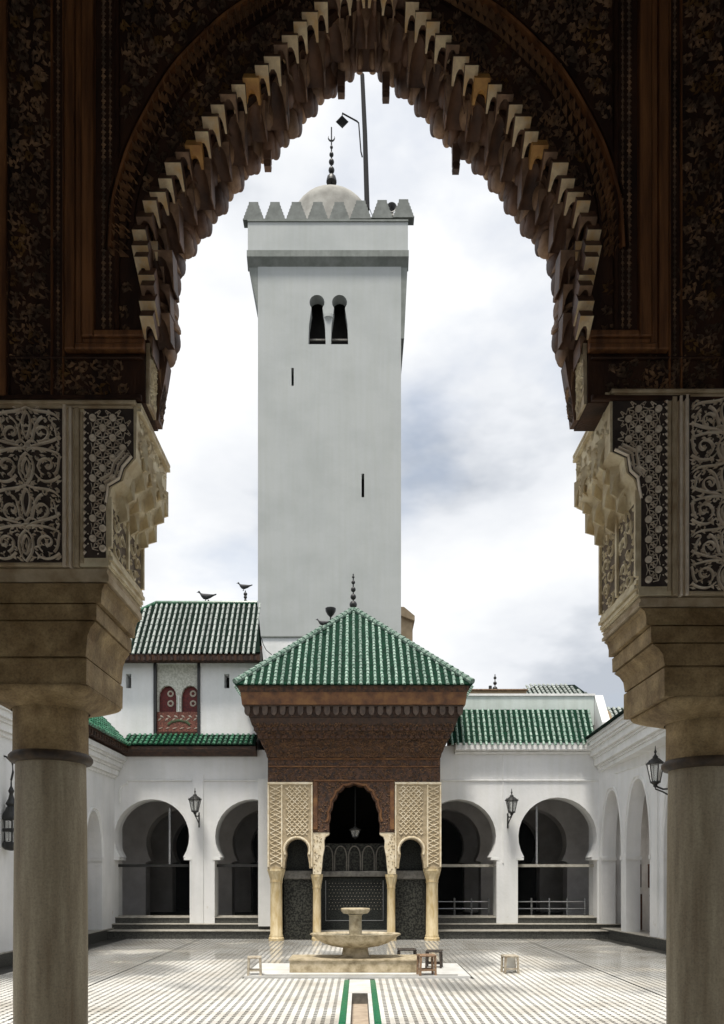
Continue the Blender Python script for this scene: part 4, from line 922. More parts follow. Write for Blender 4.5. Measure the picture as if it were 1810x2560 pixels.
# ================================================================ NEAR PIERS AND COLUMNS
N0, N1 = 4.5, 5.2
ns = N0/F_
AX = .045                                  # axis of the near arch
def pier(side, label, cpx, prof, stones, cap, ringz, panel_y):
    cxw = X(cpx, N0)
    t = thing('stucco_pier', label, 'pier', 'piers of the near arch', (cxw, (N0+N1)/2, 2.6))
    hw = lambda px: abs(px-cpx)*ns
    zz = lambda py: Z(py, N0)
    def sym(lst):
        r = [(cxw+hw(a), zz(b)) for a,b in lst]; l = [(cxw-hw(a), zz(b)) for a,b in reversed(lst)]
        return r+l
    m = MB(); m.prism(sym(prof), N0, N1); Pb(m,'pier_body',stuccoj,t)
    m = MB(); hm=hw(stones[-1][0][0])-.03; m.box(cxw-hm,cxw+hm,N0+.03,N1-.03,zz(stones[-1][-1][1])+.01,zz(prof[-1][1])+.05); Pb(m,'pier_core',stone,t)
    for k, s in enumerate(stones):
        m = MB(); m.prism(sym([(a,b+(3.0 if q==0 else 0)) for q,(a,b) in enumerate(s)]), N0+.004+.006*(k%2), N1-.004-.006*(k%2)); Pb(m,('string_course','cove_block','fillet_block','cove_block','impost_block')[k],stuccoW if k==0 else stone,t)
    # three straight fillets running along the jambs under the carved bands
    zl = zz(prof[-1][1])
    for s2 in (-1,1):
        for k in range(3):
            m = MB(); x = cxw+s2*hw(prof[-1][0]); m.box(min(x,x+s2*.012*(1+(k%2))),max(x,x+s2*.012*(1+(k%2))),N0+.01,N1-.01,zl+.012+k*.032,zl+.034+k*.032); Pb(m,'jamb_fillet',stuccoj,t)
    # ---- front panels
    zt, zb = zz(panel_y[0]), zz(panel_y[1])
    W1 = .217                               # half width of the scroll panel
    FR = lambda u,v,w:(cxw+u, N0-.006-w, v)
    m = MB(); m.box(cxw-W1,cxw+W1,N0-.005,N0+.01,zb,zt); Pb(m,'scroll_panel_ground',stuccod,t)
    hp = (.395,.41)[side>0]
    H = zt-zb
    rib = MB(); n_u = max(2,int(round(H/hp))); Hu = H/n_u
    def add(pts, wd=.0115, h=.022, tp=False):
        wd *= .92
        rib.ribbon(pts,wd,h,FR,tp); rib.ribbon([(-a,b) for a,b in pts],wd,h,FR,tp)
    def arc(cx,cy,r0,r1,a0,a1,n=16): return [(cx+(r0+(r1-r0)*i/n)*cos(a0+(a1-a0)*i/n), cy+(r0+(r1-r0)*i/n)*sin(a0+(a1-a0)*i/n)) for i in range(n+1)]
    def bez(a,b,c,d,n=12):
        return [tuple((1-t)**3*a[k]+3*(1-t)**2*t*b[k]+3*(1-t)*t*t*c[k]+t**3*d[k] for k in (0,1)) for t in [i/n for i in range(n+1)]]
    for q in range(n_u):
        y = zb+q*Hu
        s_ = Hu/.4
        Yv = lambda v: y+v*s_
        add(arc(.088,Yv(.27),.058,.012,-1.9,4.6,24)); rib.leaf(.088,Yv(.27),1.2,.03,.022,.022,FR); rib.leaf(-.088,Yv(.27),1.9,.03,.022,.022,FR)
        add(arc(.125,Yv(.10),.060,.012,4.4,-2.2,24)); rib.leaf(.125,Yv(.10),1.2,.03,.022,.022,FR); rib.leaf(-.125,Yv(.10),1.9,.03,.022,.022,FR)
        add(bez((0,Yv(.195)),(.06,Yv(.18)),(.10,Yv(.20)),(.205,Yv(.155)))); add(bez((0,Yv(.175)),(.05,Yv(.22)),(.15,Yv(.21)),(.205,Yv(.25))))
        add(bez((0,Yv(.165)),(.055,Yv(.13)),(.06,Yv(.06)),(0,Yv(.0)))); add(bez((0,Yv(.14)),(.03,Yv(.11)),(.03,Yv(.07)),(0,Yv(.035))),.01)
        add(bez((0,Yv(.38)),(.03,Yv(.35)),(.035,Yv(.30)),(0,Yv(.235))),.012); add(bez((0,Yv(.40)),(.09,Yv(.36)),(.16,Yv(.40)),(.205,Yv(.33))))
        add(bez((.06,Yv(.05)),(.10,Yv(.0)),(.16,Yv(.01)),(.205,Yv(.045))),.012); add(bez((.03,Yv(.22)),(.05,Yv(.25)),(.04,Yv(.33)),(.10,Yv(.35))),.012)
        add(bez((.15,Yv(.33)),(.19,Yv(.30)),(.17,Yv(.24)),(.205,Yv(.21))),.011); add(bez((.0,Yv(.205)),(.02,Yv(.235)),(.045,Yv(.235)),(.07,Yv(.205))),.011)
        add(bez((.17,Yv(.05)),(.205,Yv(.08)),(.19,Yv(.12)),(.205,Yv(.15))),.010)
        rib.leaf(0,Yv(.21),0,.035,.035,.024,FR); rib.leaf(0,Yv(.21),pi/2,.035,.035,.024,FR); rib.leaf(0,Yv(.09),pi/2,.07,.02,.018,FR)
        for (a,b,c) in ((.18,.29,.5),(.05,.31,2.2),(.035,.015,.6),(.185,.375,2.4),(.15,.195,.2),(.095,.155,-.3),(.055,.375,-.5),(.15,.30,1.7),(.19,.10,1.4),(.075,.03,1.0),(.03,.275,1.3),(.11,.225,.1),(.13,.375,.9),(.195,.02,.3),(.02,.40,.2),(.165,.345,-.4),(.045,.185,.7),(.085,.18,2.6),(.19,.185,.9),(.035,.335,2.0)):
            rib.leaf(a,Yv(b),c,.045,.018,.015,FR); rib.leaf(-a,Yv(b),pi-c,.045,.018,.015,FR)
    rg = random.Random(11); spots = []
    tries = 0
    while tries < 1500:
        tries += 1; u = rg.uniform(.012,W1-.018); v = rg.uniform(zb+.015,zt-.015)
        if any((u-a)**2+(v-b)**2 < .037**2 for a,b in spots): continue
        spots.append((u,v))
    for u,v in spots:
        k = rg.random(); a0 = rg.uniform(0,6.3); r_ = rg.uniform(.013,.019)
        if k < .55:
            pts = arc(u,v,r_,.004,a0,a0+4.6,9); rib.ribbon(pts,.0065,.017,FR); rib.ribbon([(-a,b) for a,b in pts],.0065,.017,FR)
        else:
            for q2 in range(3):
                an = a0+q2*2.1; rib.leaf(u+.010*cos(an),v+.010*sin(an),an,.024,.011,.016,FR); rib.leaf(-u-.010*cos(an),v+.010*sin(an),pi-an,.024,.011,.016,FR)
    Pb(rib,'scroll_relief',stucco,t,kind='stuff')
    # borders
    def bar(u0,u1,z0,z1,pr,mt,nm):
        m = MB(); m.bbox(cxw+u0,cxw+u1,N0-pr,N0+.004,z0,z1,.006); Pb(m,nm,mt,t)
    bar(-W1,W1,zt+.004,zt+.028,.022,stuccoW,'panel_border'); bar(-W1,W1,zb-.026,zb-.004,.022,stuccoW,'panel_border')
    top = zz(prof[0][1]); wt = hw(prof[0][0])
    bar(-wt+.002,wt-.002,top-.022,top-.001,.034,stuccoW,'top_border'); bar(-wt+.02,wt-.02,top-.040,top-.024,.020,stuccoW,'top_border')
    for s2 in (-1,1):
        def sb(a,b,z0,z1,pr,mt,nm): bar(min(s2*a,s2*b),max(s2*a,s2*b),z0,z1,pr,mt,nm)
        sb(W1+.002,W1+.026,zb-.026,zt+.026,.022,stucco,'panel_border')
        sb(W1+.046,W1+.062,zb-.035,top-.042,.036,stucco,'panel_rod'); sb(W1+.076,W1+.104,zb-.03,top-.042,.026,stuccoW,'panel_border'); sb(W1+.106,W1+.128,zb,top-.06,.014,stuccoW,'panel_border')
        # star panel ground following the corbel outline
        ua = W1+.130; zlo, zhi = zb+.03, zt+.0
        edge = [(hw(a)-.014, zz(b)) for a,b in prof if zz(b) < zhi-.01]
        edge = [(edge[0][0], zhi)]+edge; edge = [e for e in edge if e[1] > zlo]+[(hw(prof[-1][0])-.014, zlo)]
        poly = [(cxw+s2*ua,zhi)]+[(cxw+s2*a,b) for a,b in edge]+[(cxw+s2*ua,zlo)]
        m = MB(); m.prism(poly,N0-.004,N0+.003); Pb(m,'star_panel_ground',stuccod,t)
        inside = lambda u,v: u > ua+.012 and zlo+.012 < v < zhi-.012 and u < min((e0[0]+(e1[0]-e0[0])*((v-e0[1])/((e1[1]-e0[1]) or 1)) for e0,e1 in zip(edge,edge[1:]) if e1[1] <= v <= e0[1]), default=0)-.012
        lat = MB(); p_ = .122; FS = lambda u,v,w:(cxw+s2*u, N0-.005-w, v)
        ros = MB(); ros.lathe([(.021,0),(.021,.012),(.016,.018),(.003,.015)],n=12); rme = ros.mesh('rosette',stucco)
        c0 = ua+.055; r0 = zhi-.06; row = 0
        while r0-row*p_/2 > zlo+.02:
            v = r0-row*p_/2; u = c0+(row%2)*p_/2
            while u < .6:
                if inside(u,v):
                    inst(rme,'rosette',t,(cxw+s2*u-t.location.x,N0-.005-t.location.y,v-2.6),(pi/2,0,0))
                    pass
                    for k in range(8):
                        a = k*pi/4+pi/8; p0 = (u+.030*cos(a),v+.030*sin(a)); p1 = (u+.064*cos(a+.35),v+.064*sin(a+.35)); p2 = (u+.064*cos(a-.35),v+.064*sin(a-.35))
                        for pp in (p1,p2):
                            if inside(*pp): lat.ribbon([p0,pp],.0038,.006,FS)
                    for k in range(4):
                        a = k*pi/2+pi/4; pq = (u+.0435*cos(a)*1.0,v+.0435*sin(a))
                        if inside(*pq): lat.leaf(pq[0],pq[1],a,.014,.010,.010,FS)
                u += p_
            row += 1
        # scalloped margin
        v = zlo+.03
        while v < zhi:
            lat.leaf(ua+.004,v,0,.026,.03,.012,FS)
            v += .0405
        # curved bands following the corbel
        for off,wd in ((.012,.012),(.034,.008),(.060,.013)):
            pts = [(hw(a)-off-(.01 if 0 < i < 5 else 0), zz(b)+(off*.6 if 0 < i < 5 else 0)) for i,(a,b) in enumerate(prof) if 1 <= i]
            pts = [q for q in pts if q[1] > (zlo+.01 if off < .02 else zz(prof[5][1])) and q[0] > ua]
            if len(pts) > 2:
                sm = []
                for i in range(len(pts)-1):
                    for k in range(4): tt = k/4; sm.append((pts[i][0]*(1-tt)+pts[i+1][0]*tt, pts[i][1]*(1-tt)+pts[i+1][1]*tt))
                sm.append(pts[-1]); lat.ribbon(sm,wd,.020,FS)
        Pb(lat,'star_lattice',stucco,t,kind='stuff')
        # ---- jamb face: carved bands
        jx = lambda z: cxw+s2*(hw(prof[-1][0]))
        FJ = lambda u,v,w:(jx(v)+s2*(.003+w), u, v)
        za, zb2 = zz(prof[-1][1])+.12, zz(prof[5][1])
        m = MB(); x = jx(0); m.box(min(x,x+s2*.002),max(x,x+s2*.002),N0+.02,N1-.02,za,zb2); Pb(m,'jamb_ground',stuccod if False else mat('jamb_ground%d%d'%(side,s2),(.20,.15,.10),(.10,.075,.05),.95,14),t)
        for b0,b1 in ((N0+.0,N0+.03),((N0+N1)/2-.018,(N0+N1)/2+.018),(N1-.03,N1)):
            m = MB(); m.box(min(x,x+s2*.020),max(x,x+s2*.020),b0+.003,b1-.003,za,zb2); Pb(m,'jamb_border',stuccoj,t)
        rel = MB()
        for (b0,b1) in ((N0+.045,(N0+N1)/2-.03),((N0+N1)/2+.03,N1-.045)):
            v = za+.03; r_i = 0
            while v < zb2-.01:
                c = (b0+b1)/2
                rel.ribbon(arc(c+(.04 if r_i%2 else -.04),v,.06,.012,0 if r_i%2 else pi,(0 if r_i%2 else pi)+5.0,14),.016,.014,FJ)
                for k in range(9): rel.leaf(random.uniform(b0,b1),v+random.uniform(-.045,.045),random.uniform(0,6.3),.055,.022,.013,FJ)
                v += .085; r_i += 1
        Pb(rel,'jamb_relief',stuccoj,t,kind='stuff')
        # top carved triangle between the corbel and the cornice
        zj0, zj1 = zz(prof[1][1])+.03, top-.06; xj = cxw+s2*hw(prof[0][0])
        FT = lambda u,v,w:(xj+s2*(.002+w),u,v)
        rel = MB()
        for k in range(70): rel.leaf(random.uniform(N0+.03,N1-.03),random.uniform(zj0,zj1),random.uniform(0,6.3),.06,.022,.014,FT)
        for z0_,z1_ in ((top-.05,top-.03),(top-.02,top-.002)):
            rel.box(min(xj,xj+s2*.025),max(xj,xj+s2*.025),N0+.004,N1-.004,z0_,z1_)
        Pb(rel,'jamb_relief',stuccoj,t,kind='stuff')
        # honeycomb corbel of plaster niches
        cells = []
        zs = [zz(prof[5][1])-.06, zz(prof[4][1])-.03, zz(prof[2][1])-.05, zz(prof[1][1])-.02]
        xs_ = [hw(prof[5][0])-.02, hw(prof[4][0])+.005, hw(prof[2][0])-.015, hw(prof[1][0])-.06]
        for r_i in range(4):
            nn = 3; dpt = (N1-N0)/nn
            for c_i in range(nn + (r_i%2)):
                yy = N0+.03+(c_i+.5-(.5 if r_i%2 else 0))*(N1-N0-.06)/nn
                if yy < N0+.11: yy = N0+.115
                if yy > N1-.07: yy = N1-.075
                o = inst(nich_me,'plaster_niche',t,(cxw+s2*(xs_[r_i]-.012)-t.location.x,yy-t.location.y,zs[r_i]-2.6+random.uniform(-.02,.02)),(0,0,(-.75 if (r_i+c_i)%2 else -.5) if s2>0 else pi+(.75 if (r_i+c_i)%2 else .5)),(.13,.17,.17))
    # ---- column as a thing of its own
    cz0 = zz(cap[0]); cyc = (N0+N1)/2
    hc = hw(stones[-1][-1][0]); rn = .235; capz = cz0-.095
    col = thing('marble_column', ('golden veined marble column under the left pier, nearest the edge of the frame' if side < 0 else 'golden veined marble column under the right pier, cut by the frame edge'),'column','columns of the near arch',(cxw+(.04 if side > 0 else 0),cyc,0))
    vs=[]; fs=[]; n=48; rings=[(hc+.002,24,0),(hc+.002,24,-.012),(hc-.010,14,-.03),(rn+(hc-rn)*.62,6,-.055),(rn+(hc-rn)*.25,3,-.08),(rn+.006,2,-.098)]
    for rr,p_,dz in rings:
        for i in range(n):
            a=2*pi*i/n+pi/n; c,s3=cos(a),sin(a); k=rr/((abs(c)**p_+abs(s3)**p_)**(1/p_)); vs.append((k*c,k*s3,cz0-.004+dz))
    for k in range(len(rings)-1):
        for i in range(n): j=(i+1)%n; fs.append((k*n+i,k*n+j,(k+1)*n+j,(k+1)*n+i))
    fs.append(tuple(range(n)))
    MB().add(vs,fs).build('capital',stone,col,smooth=45)
    zr = ringz
    MB().lathe([(rn,zr+.03),(rn*.985,zr+.05),(rn*.98,capz-.02),(rn,capz)],n=48).build('neck',stone,col,smooth=40)
    MB().lathe([(rn-.01,zr-.035),(rn+.012,zr-.03),(rn+.024,zr-.012),(rn+.024,zr+.008),(rn+.010,zr+.026),(rn-.006,zr+.034)],n=48,mod=lambda i,r,z:1+.004*sin(i*2.7)).build('neck_ring',mat('ring_lead%d'%side,(.10,.065,.035),(.04,.026,.016),.6,14),col,smooth=50)
    MB().lathe([(.226,.16),(.228,1.0),(.222,1.9),(.216,zr-.03)],n=48).build('shaft',stone2,col,smooth=40)
    MB().lathe([(.27,.1),(.28,.12),(.26,.15),(.232,.165)],n=40).build('base_moulding',stone2,col,smooth=40)
    m = MB(); m.box(-.31,.31,-.31,.31,0,.1); m.build('base_block',stone2,col)
# one honeycomb niche: opens towards +x and downwards
def niche_mesh(name, mt, AH=.85, e1=.44, rim=None):
    m = MB(); nu, nv = 8, 5
    ar = lambda s: AH*sqrt(max(0,1-(abs(s)/e1)**2)) if abs(s) < e1 else 0
    S = [-.5,-.46,-.43,-.36,-.24,-.1,.1,.24,.36,.43,.46,.5]
    vs=[]; fs=[]; D=[0,.25,.5,.75,1.0]
    for d in D:                                  # d=0 front (x=+.5), d=1 back
        for s in S: vs.append((.5-d, s, ar(s)*(1-d)**.7))
    w_=len(S)
    for j in range(len(D)-1):
        for i in range(w_-1): fs.append((j*w_+i,j*w_+i+1,(j+1)*w_+i+1,(j+1)*w_+i))
    b=len(vs)
    for s in S: vs.append((.5,s,1.0))
    for s in S: vs.append((-.5,s,1.0))
    for i in range(w_-1):
        fs.append((i,i+1,b+i+1,b+i)); fs.append((b+i,b+i+1,b+w_+i+1,b+w_+i)); fs.append((len(D)*w_-w_+i,len(D)*w_-w_+i+1,b+w_+i+1,b+w_+i))
    for e_ in (0,w_-1): fs.append((e_,b+e_,b+w_+e_,(len(D)-1)*w_+e_))
    me = m.add(vs,fs).mesh(name,mt,smooth=40)
    if rim:
        me.materials.append(rim)
        for p in me.polygons:
            if all(abs(me.vertices[q].co.x-.5) < 1e-4 for q in p.vertices): p.material_index = 1
    return me
def drop_mesh(name, mt, rim):
    # rounded scallop: half-round front swelling out of a small ledge, closing to a blunt tip
    m = MB(); n = 9; vs = []; fs = []
    prof = [(.10,.0),(.28,.05),(.42,.17),(.49,.34),(.50,.55),(.46,.72),(.40,.80),(.54,.83),(.54,1.0)]
    for r,z in prof:
        for i in range(n):
            a = -pi/2+pi*i/(n-1); vs.append((-.5+r*2*cos(a)*.95, r*sin(a), z))
    for k in range(len(prof)-1):
        for i in range(n-1): fs.append((k*n+i,k*n+i+1,(k+1)*n+i+1,(k+1)*n+i))
    fs.append(tuple(range(n))); fs.append(tuple((len(prof)-1)*n+i for i in range(n)))
    fs.append(tuple([k*n for k in range(len(prof))]+[k*n+n-1 for k in reversed(range(len(prof)))]))
    me = m.add(vs,fs).mesh(name,mt,smooth=50); me.materials.append(rim)
    for p in me.polygons:
        if p.center.z > .8: p.material_index = 1
    return me
nich_me = niche_mesh('plaster_niche', stuccoj, .78, .42)
PL = [(307,903),(304.5,1028),(283.4,1052.8),(276,1077.7),(251,1092.6),(245,1113.7),(242.4,1130),(242.4,1270)]
SL = [[(241,1271.5),(238,1282),(243,1290),(243,1303)],[(238,1303.6),(232,1309),(226.7,1323.7),(224.6,1350.6)],[(216,1351.6),(215,1388)],[(212,1389),(202,1405),(194.6,1425),(190.4,1470.7)],[(193.5,1473),(192.5,1533)]]
pier(-1,'tall carved stucco pier on the left side of the near arch',61,PL,SL,(1533,),2.34,(917,1262))
PR = [(1367,878),(1368,1013),(1399,1027),(1403.7,1060),(1420,1075),(1427.5,1098),(1432,1120),(1432,1335)]
SR = [[(1434,1336.5),(1438,1346),(1433,1352),(1433,1359)],[(1438,1359.6),(1446,1368),(1450,1381.5),(1450,1400)],[(1459.6,1401),(1460.6,1439)],[(1464,1440),(1478,1452),(1488,1466),(1491.8,1490.8)],[(1490,1493),(1490,1561)]]
pier(1,'tall carved stucco pier on the right side of the near arch',1623,PR,SR,(1561,),2.30,(897,1326))

# ================================================================ NEAR CARVED WOODEN ARCH
wa = thing('carved_wooden_arch','dark carved cedar arch wall with honeycomb soffit framing the whole view','arch',loc=(AX,N0+.35,4.5))
curve = [(-1.303,4.46),(-1.311,4.843),(-1.270,4.90),(-1.262,5.10),(-1.300,5.25),(-1.316,5.44),(-1.248,5.603),(-1.159,5.739),(-1.04,5.888),(-.909,6.065),(-.828,6.179),(-.706,6.295),(-.556,6.404),(-.448,6.553),(-.339,6.662),(-.244,6.77),(-.122,6.865),(AX,6.955)]
rcurve = [(2*AX-a,b) for a,b in reversed(curve[:-1])]
outl = [(-3.1,4.46)]+curve+rcurve+[(3.2,4.46),(3.2,7.7),(-3.1,7.7)]
NW = 4.80
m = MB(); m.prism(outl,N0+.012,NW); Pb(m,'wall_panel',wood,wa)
WF = lambda u,v,w:(u,N0+.010-w,v)
mir = lambda x: 2*AX-x
def wbar(a,b,c,d,pr,mt=woodbar,nm='frame_bar',both=True):
    for s in ((1,-1) if both else (1,)):
        x0_,x1_ = X(a,N0),X(b,N0)
        if s < 0: x0_,x1_ = mir(x1_),mir(x0_)
        m = MB(); m.bbox(x0_,x1_,N0-pr,N0+.011,Z(d,N0),Z(c,N0),.007); Pb(m,nm,mt,wa)
wbar(-60,16,-180,895,.020); wbar(17,21,-180,895,.008,wood)
wbar(148,170,-180,790,.035); wbar(171,186,-180,776,.022); wbar(187,213,-180,762,.040)
wbar(214,322,748,762,.038); wbar(187,325,763,776,.022); wbar(171,325,777,790,.034)
wbar(258,268,-180,745,.018,wood); wbar(114,118,-180,895,.012,woodbar); wbar(141,144,-180,895,.012,woodbar)
wbar(-60,318,888,900,.020,wood); wbar(22,318,800,806,.012,wood)
def beads(x, y0, y1, step=13, r=4.6):
    for s in (1,-1):
        m = MB(); y = y0
        while y < y1:
            xx = X(x,N0); xx = xx if s > 0 else mir(xx)
            m.leaf(xx,Z(y,N0),pi/2,step*ns*.9,r*2*ns,.014,WF); m.leaf(xx,Z(y+step/2,N0),0,r*ns*1.2,r*ns*.8,.008,WF); y += step
        Pb(m,'bead_strip',woodleaf,wa,kind='stuff')
beads(129,-170,885); beads(231,-170,740,14,6); beads(246,-170,740,14,4)
# braided bands following the arch
bp = [(262,560),(268,470),(278,420),(305,335),(350,245),(400,165),(455,105),(515,50),(575,10),(640,-30),(720,-75),(815,-110)]
def smooth_path(pts,n=6):
    out=[]
    for i in range(len(pts)-1):
        p0=pts[max(i-1,0)];p1=pts[i];p2=pts[i+1];p3=pts[min(i+2,len(pts)-1)]
        for k in range(n):
            t=k/n; out.append(tuple(.5*((2*p1[q])+(-p0[q]+p2[q])*t+(2*p0[q]-5*p1[q]+4*p2[q]-p3[q])*t*t+(-p0[q]+3*p1[q]-3*p2[q]+p3[q])*t**3) for q in (0,1)))
    return out+[pts[-1]]
bw = smooth_path([(X(a,N0),Z(b,N0)) for a,b in bp],8)
def offp(path,d):
    r=[]
    for k in range(len(path)):
        a=path[max(k-1,0)];b=path[min(k+1,len(path)-1)];dx,dy=b[0]-a[0],b[1]-a[1];l=sqrt(dx*dx+dy*dy); r.append((path[k][0]-dy/l*d,path[k][1]+dx/l*d))
    return r
lf = MB(); ln_ = MB(); ln_.xf=None
def leafmesh():
    m = MB(); c=[]
    for k in range(7):
        t=k/6; ww=.5*sin(pi*(t**.8))*.55; c.append((t,ww))
    vs=[(0,0,0)]; 
    for k in range(7):
        t,ww=c[k]; bend=.22*sin(t*pi*.8)
        vs += [(t-.5,-ww*.55+bend,0),(t-.5,bend,-.16*sin(pi*min(1,t+.1))),(t-.5,ww*.55+bend,0)]
    fs=[]
    for k in range(6):
        b=1+3*k
        for i in range(2): fs.append((b+i,b+i+1,b+i+4,b+i+3))
    return m.add(vs,fs)
lfm = MB(); lfm.v=[(v[0],v[2],v[1]) for v in leafmesh().v]; lfm.f=leafmesh().f; lme = lfm.mesh('braid_leaf',mat('braid_cedar',(.42,.22,.10),(.16,.085,.045),.55,9),smooth=50)
for s in (1,-1):
    P_ = bw if s > 0 else [(mir(a),b) for a,b in bw]
    sg = 1 if s > 0 else -1
    for off,wd,h,mt in ((.040,.034,.030,woodbar),(-.050,.018,.022,wood),(-.090,.012,.016,wood),(.075,.016,.018,wood)):
        m = MB(); m.ribbon(offp(P_,off*sg),wd,h,WF); Pb(m,'arch_band',mt,wa)
    acc=0; last=P_[0]
    for k in range(1,len(P_)):
        d=sqrt((P_[k][0]-last[0])**2+(P_[k][1]-last[1])**2)
        if d < .036: continue
        a=atan2(P_[k][1]-last[1],P_[k][0]-last[0]); 
        for dd,tw in ((-.040,.75),(-.010,.75),(.016,.75)):
            c=offp([last,P_[k]],dd*sg)[0]
            inst(lme,'braid_leaf',wa,(c[0]-wa.location.x,N0+.008-wa.location.y,c[1]-wa.location.z),(0,-(a+tw*sg),0),(.10,.22,.09))
        last=P_[k]
# carved foliage scrolls
fol = MB(); fol2 = MB()
def inside_arch(x,z,mar=.0):
    xx = x if x < AX else mir(x)
    for (a,b),(c,d) in zip(curve,curve[1:]):
        if b <= z <= d and d > b:
            xe = a+(c-a)*(z-b)/(d-b); return xx > xe-mar
    return z < 6.955 and False
def near_braid(x,z):
    xx = x if x < AX else mir(x)
    return any(abs(p[0]-xx)+abs(p[1]-z) < .125 for p in bw[::2])
def scroll(u,v,r,sg,mbx):
    a0=random.uniform(0,6.3)
    for k in range(6):
        a=a0+sg*k*1.05; rr=r*(1.05-.10*k); mbx.leaf(u+rr*cos(a),v+rr*sin(a),a+sg*(1.0+random.uniform(-.7,.7)),random.uniform(.032,.060),random.uniform(.011,.019),.024,WF)
zones=[(-2.18+.02,X(113,N0),4.72,7.3),(X(272,N0),AX,4.9,7.3),(X(25,N0),X(318,N0),4.49,4.70)]
for (xa_,xb_,za_,zb_) in zones:
    z=za_; row=0
    while z < zb_:
        x=xa_+.03+(row%2)*.035
        while x < xb_:
            if not inside_arch(x,z,.13) and not (xa_==X(272,N0) and near_braid(x,z)):
                for q in (x,mir(x)):
                    mbx = fol2 if random.random() < .12 else fol
                    scroll(q+random.uniform(-.022,.022),z+random.uniform(-.02,.02),random.uniform(.018,.040),1 if (row+int(x*40))%2 else -1,mbx)
            x+=.074
        z+=.066; row+=1
Pb(fol,'carved_foliage',woodleaf,wa,kind='stuff')
Pb(fol2,'carved_foliage',mat('gilded_cedar',(.24,.13,.04),(.10,.05,.02),.5,9),wa,kind='stuff',label='foliage scrolls with traces of gilding')
# honeycomb soffit cells
cell_w = niche_mesh('muqarnas_cell', woodmq, rim=woodrim); cell_c = niche_mesh('muqarnas_cell', woodmq, .6, .34, rim=cream); cell_g = niche_mesh('muqarnas_cell', gold, .6, .34)
drop_w = drop_mesh('muqarnas_cell', woodmq, woodrim); drop_r = drop_mesh('muqarnas_cell', woodrim, woodmq)
# walk the curve at equal steps
def walk(path, step):
    out=[path[0]]; acc=0
    for (a,b),(c,d) in zip(path,path[1:]):
        l=sqrt((c-a)**2+(d-b)**2); t=step-acc
        while t <= l: out.append((a+(c-a)*t/l,b+(d-b)*t/l)); t+=step
        acc=(acc+l)%step
    return out
half = walk([p for p in curve if p[1] >= 4.85],.088)
dY=.098
def tang(i):
    a = half[max(i-1,0)]; b = half[min(i+1,len(half)-1)]; l = sqrt((b[0]-a[0])**2+(b[1]-a[1])**2) or 1
    return ((b[0]-a[0])/l,(b[1]-a[1])/l)
for s in (1,-1):
    rnd = random.Random(5)
    for i,(x,z) in enumerate(half):
        tx_, tz_ = tang(i); nx_, nz_ = tz_, -tx_          # towards the opening
        for j in range(3):
            if j == 0: me = cell_g if i in (13,19) else (cell_w if i % 5 == 2 else cell_c)
            elif j == 1: me = cell_c if i % 6 == 3 else cell_w
            else: me = drop_r if i % 3 == 0 else drop_w
            if j == 1 and i % 2: me = drop_w if i % 4 == 1 else drop_r
            rj = lambda q: rnd.uniform(-q,q)
            off = (.0,.042,.085)[j] + (.022 if (i+j)%2 else 0)*(j>0) + rj(.006)
            if z < 5.3: off *= .55
            sl = .045*(j%2)
            xo = x + nx_*off + tx_*sl; zo = z + nz_*off + tz_*sl - (.012,.045,.045)[j]
            if xo > AX-.03: continue
            w_ = (.080,.105,.112)[j]*(1+.2*((i+j)%2)); h_ = (.12,.15,.16)[j]*(1+rj(.1))
            xx = xo if s > 0 else mir(xo)
            if j == 2: w_ *= .82
            inst(me,'muqarnas_cell',wa,(xx-wa.location.x, N0-.004+dY*(j+.5)-wa.location.y-rnd.uniform(0,.006), zo-wa.location.z),(0,(1.0,.22,.16)[j],-pi/2),(.10 if j == 0 else dY*1.05,w_,h_))
            if j == 2:      # a smaller scallop between two larger ones
                x2 = xo+tx_*.044+nx_*.012; z2 = zo+tz_*.044+nz_*.012+.01
                if x2 < AX-.03:
                    xx = x2 if s > 0 else mir(x2)
                    inst(drop_w if i % 2 else drop_r,'muqarnas_cell',wa,(xx-wa.location.x,N0+.02+dY*2.5-wa.location.y,z2-wa.location.z),(0,.1,-pi/2),(dY,.062,.13))
for j,(zc_,w_,h_,me) in enumerate(((6.90,.12,.14,cell_c),(6.82,.17,.20,cell_w),(6.77,.13,.2,cell_w))):
    inst(me,'muqarnas_cell',wa,(0,N0-.006+dY*(j+.5)-wa.location.y,zc_-wa.location.z),(0,.2,-pi/2),(dY*1.05,w_,h_))
# larger niches every few steps
for s in (1,-1):
    for i in range(4,len(half)-2,4):
        x,z = half[i]; tx_,tz_ = tang(i); nx_,nz_ = tz_,-tx_
        xo = x+nx_*.075; zo = z+nz_*.075-.05; xx = xo if s > 0 else mir(xo)
        inst(cell_w,'muqarnas_cell',wa,(xx-wa.location.x,N0+dY*1.25-wa.location.y,zo-wa.location.z),(0,.2,-pi/2),(dY*1.2,.165,.21))
# pendants
pd = MB(); pd.lathe([(.034,.16),(.034,.05),(.028,.045),(.034,.03),(.030,0)],n=4); pdm = pd.mesh('pendant',woodmq)
for px,py in ((600,390),(765,226),(1022,396),(865,236)):
    inst(pdm,'pendant',wa,(X(px,4.75)-wa.location.x,4.75-wa.location.y,Z(py,4.75)+.03-wa.location.z),(0,0,pi/4))
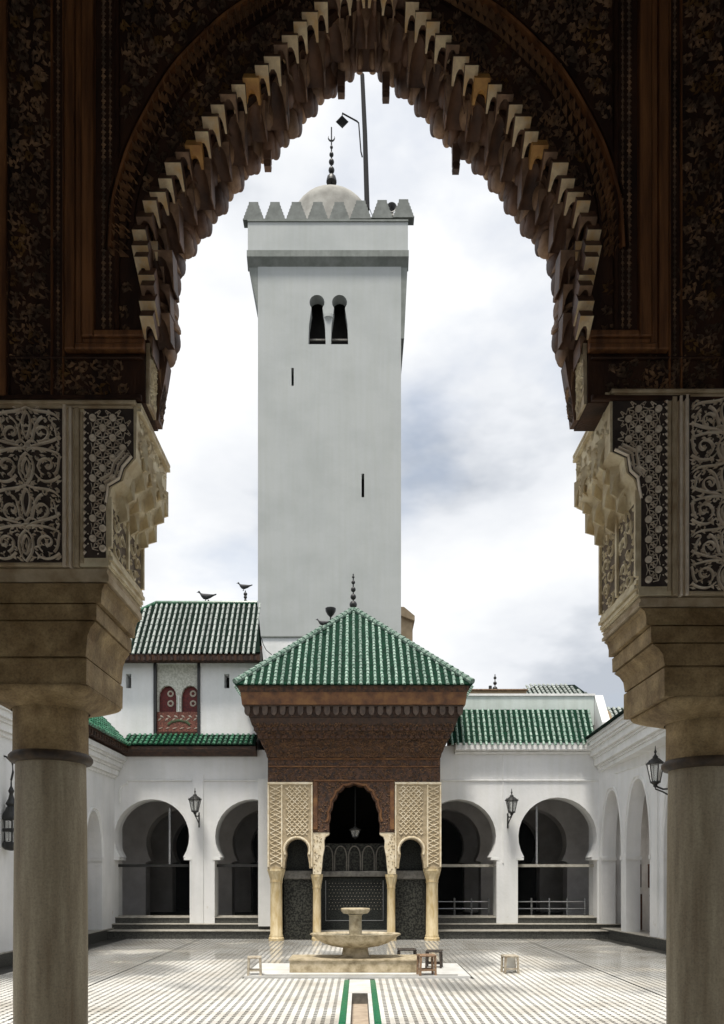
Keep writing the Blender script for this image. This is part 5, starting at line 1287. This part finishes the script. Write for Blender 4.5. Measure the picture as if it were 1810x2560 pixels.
# jamb boards below the springing
for s in (-1,1):
    q = lambda x: x if s < 0 else mir(x)
    def jb(pts,y0_,y1_,mt,nm):
        m = MB(); m.prism([(q(a),b) for a,b in pts],y0_,y1_); Pb(m,nm,mt,wa)
    jb([(-1.305,4.465),(-1.287,4.465),(-1.280,4.84),(-1.305,4.84)],N0+.03,N0+.19,stuccoW,'jamb_board')
    jb([(-1.305,4.47),(-1.275,4.47),(-1.262,4.6),(-1.238,4.72),(-1.218,4.85),(-1.235,4.90),(-1.228,5.05),(-1.245,5.15),(-1.24,5.44),(-1.305,5.44)],N0+.20,NW-.003,woodmq,'jamb_board')
    rel = MB()
    for k in range(90): rel.leaf(random.uniform(N0+.05,N0+.17),random.uniform(4.50,4.82),random.uniform(0,6.3),.06,.022,.012,lambda u,v,w:(q(-1.283+w+.0),u,v))
    Pb(rel,'jamb_relief',stuccoj,wa,kind='stuff')
    rel = MB()
    for k in range(70): rel.leaf(random.uniform(N0+.22,NW-.02),random.uniform(4.50,4.7),random.uniform(0,6.3),.06,.022,.012,lambda u,v,w:(q(-1.274+(v-4.47)*.12+w),u,v))
    Pb(rel,'jamb_relief',woodleaf,wa,kind='stuff')
    # scalloped lobes of the lower soffit
    for k,(zz_,xx_) in enumerate(((4.66,-1.245),(4.84,-1.225),(5.06,-1.225),(5.24,-1.215))):
        inst(cell_w,'muqarnas_cell',wa,(q(xx_-.045)-wa.location.x,NW-.06-wa.location.y,zz_-wa.location.z),(0,0,-pi/2),(.10,.07,.13))
        inst(cell_c if k>1 else cell_w,'muqarnas_cell',wa,(q(xx_-.055)-wa.location.x,N0+.10-wa.location.y,zz_+.1-wa.location.z),(0,0,-pi/2),(.15,.075,.12))
# ================================================================ SHELTER round the camera (out of frame), added to shade the arch front
struct(MB().box(-3.1,3.2,-3.0,4.78,7.70,7.85).build('shade_ceiling',wood))
for a_,b_ in ((-3.25,-3.1),(3.2,3.35)):
    struct(MB().box(a_,b_,-3.0,4.78,2.9,7.85).build('shade_side_wall',wood))  # unseen side walls, brought down to cut the light on the arch front
struct(MB().box(-9,9.5,-3.2,-3.0,0,6.5).build('hall_wall_behind',white2))
struct(MB().box(-3.3,3.4,-3.0,5.38,-.011,.004).build('shelter_floor',marble))
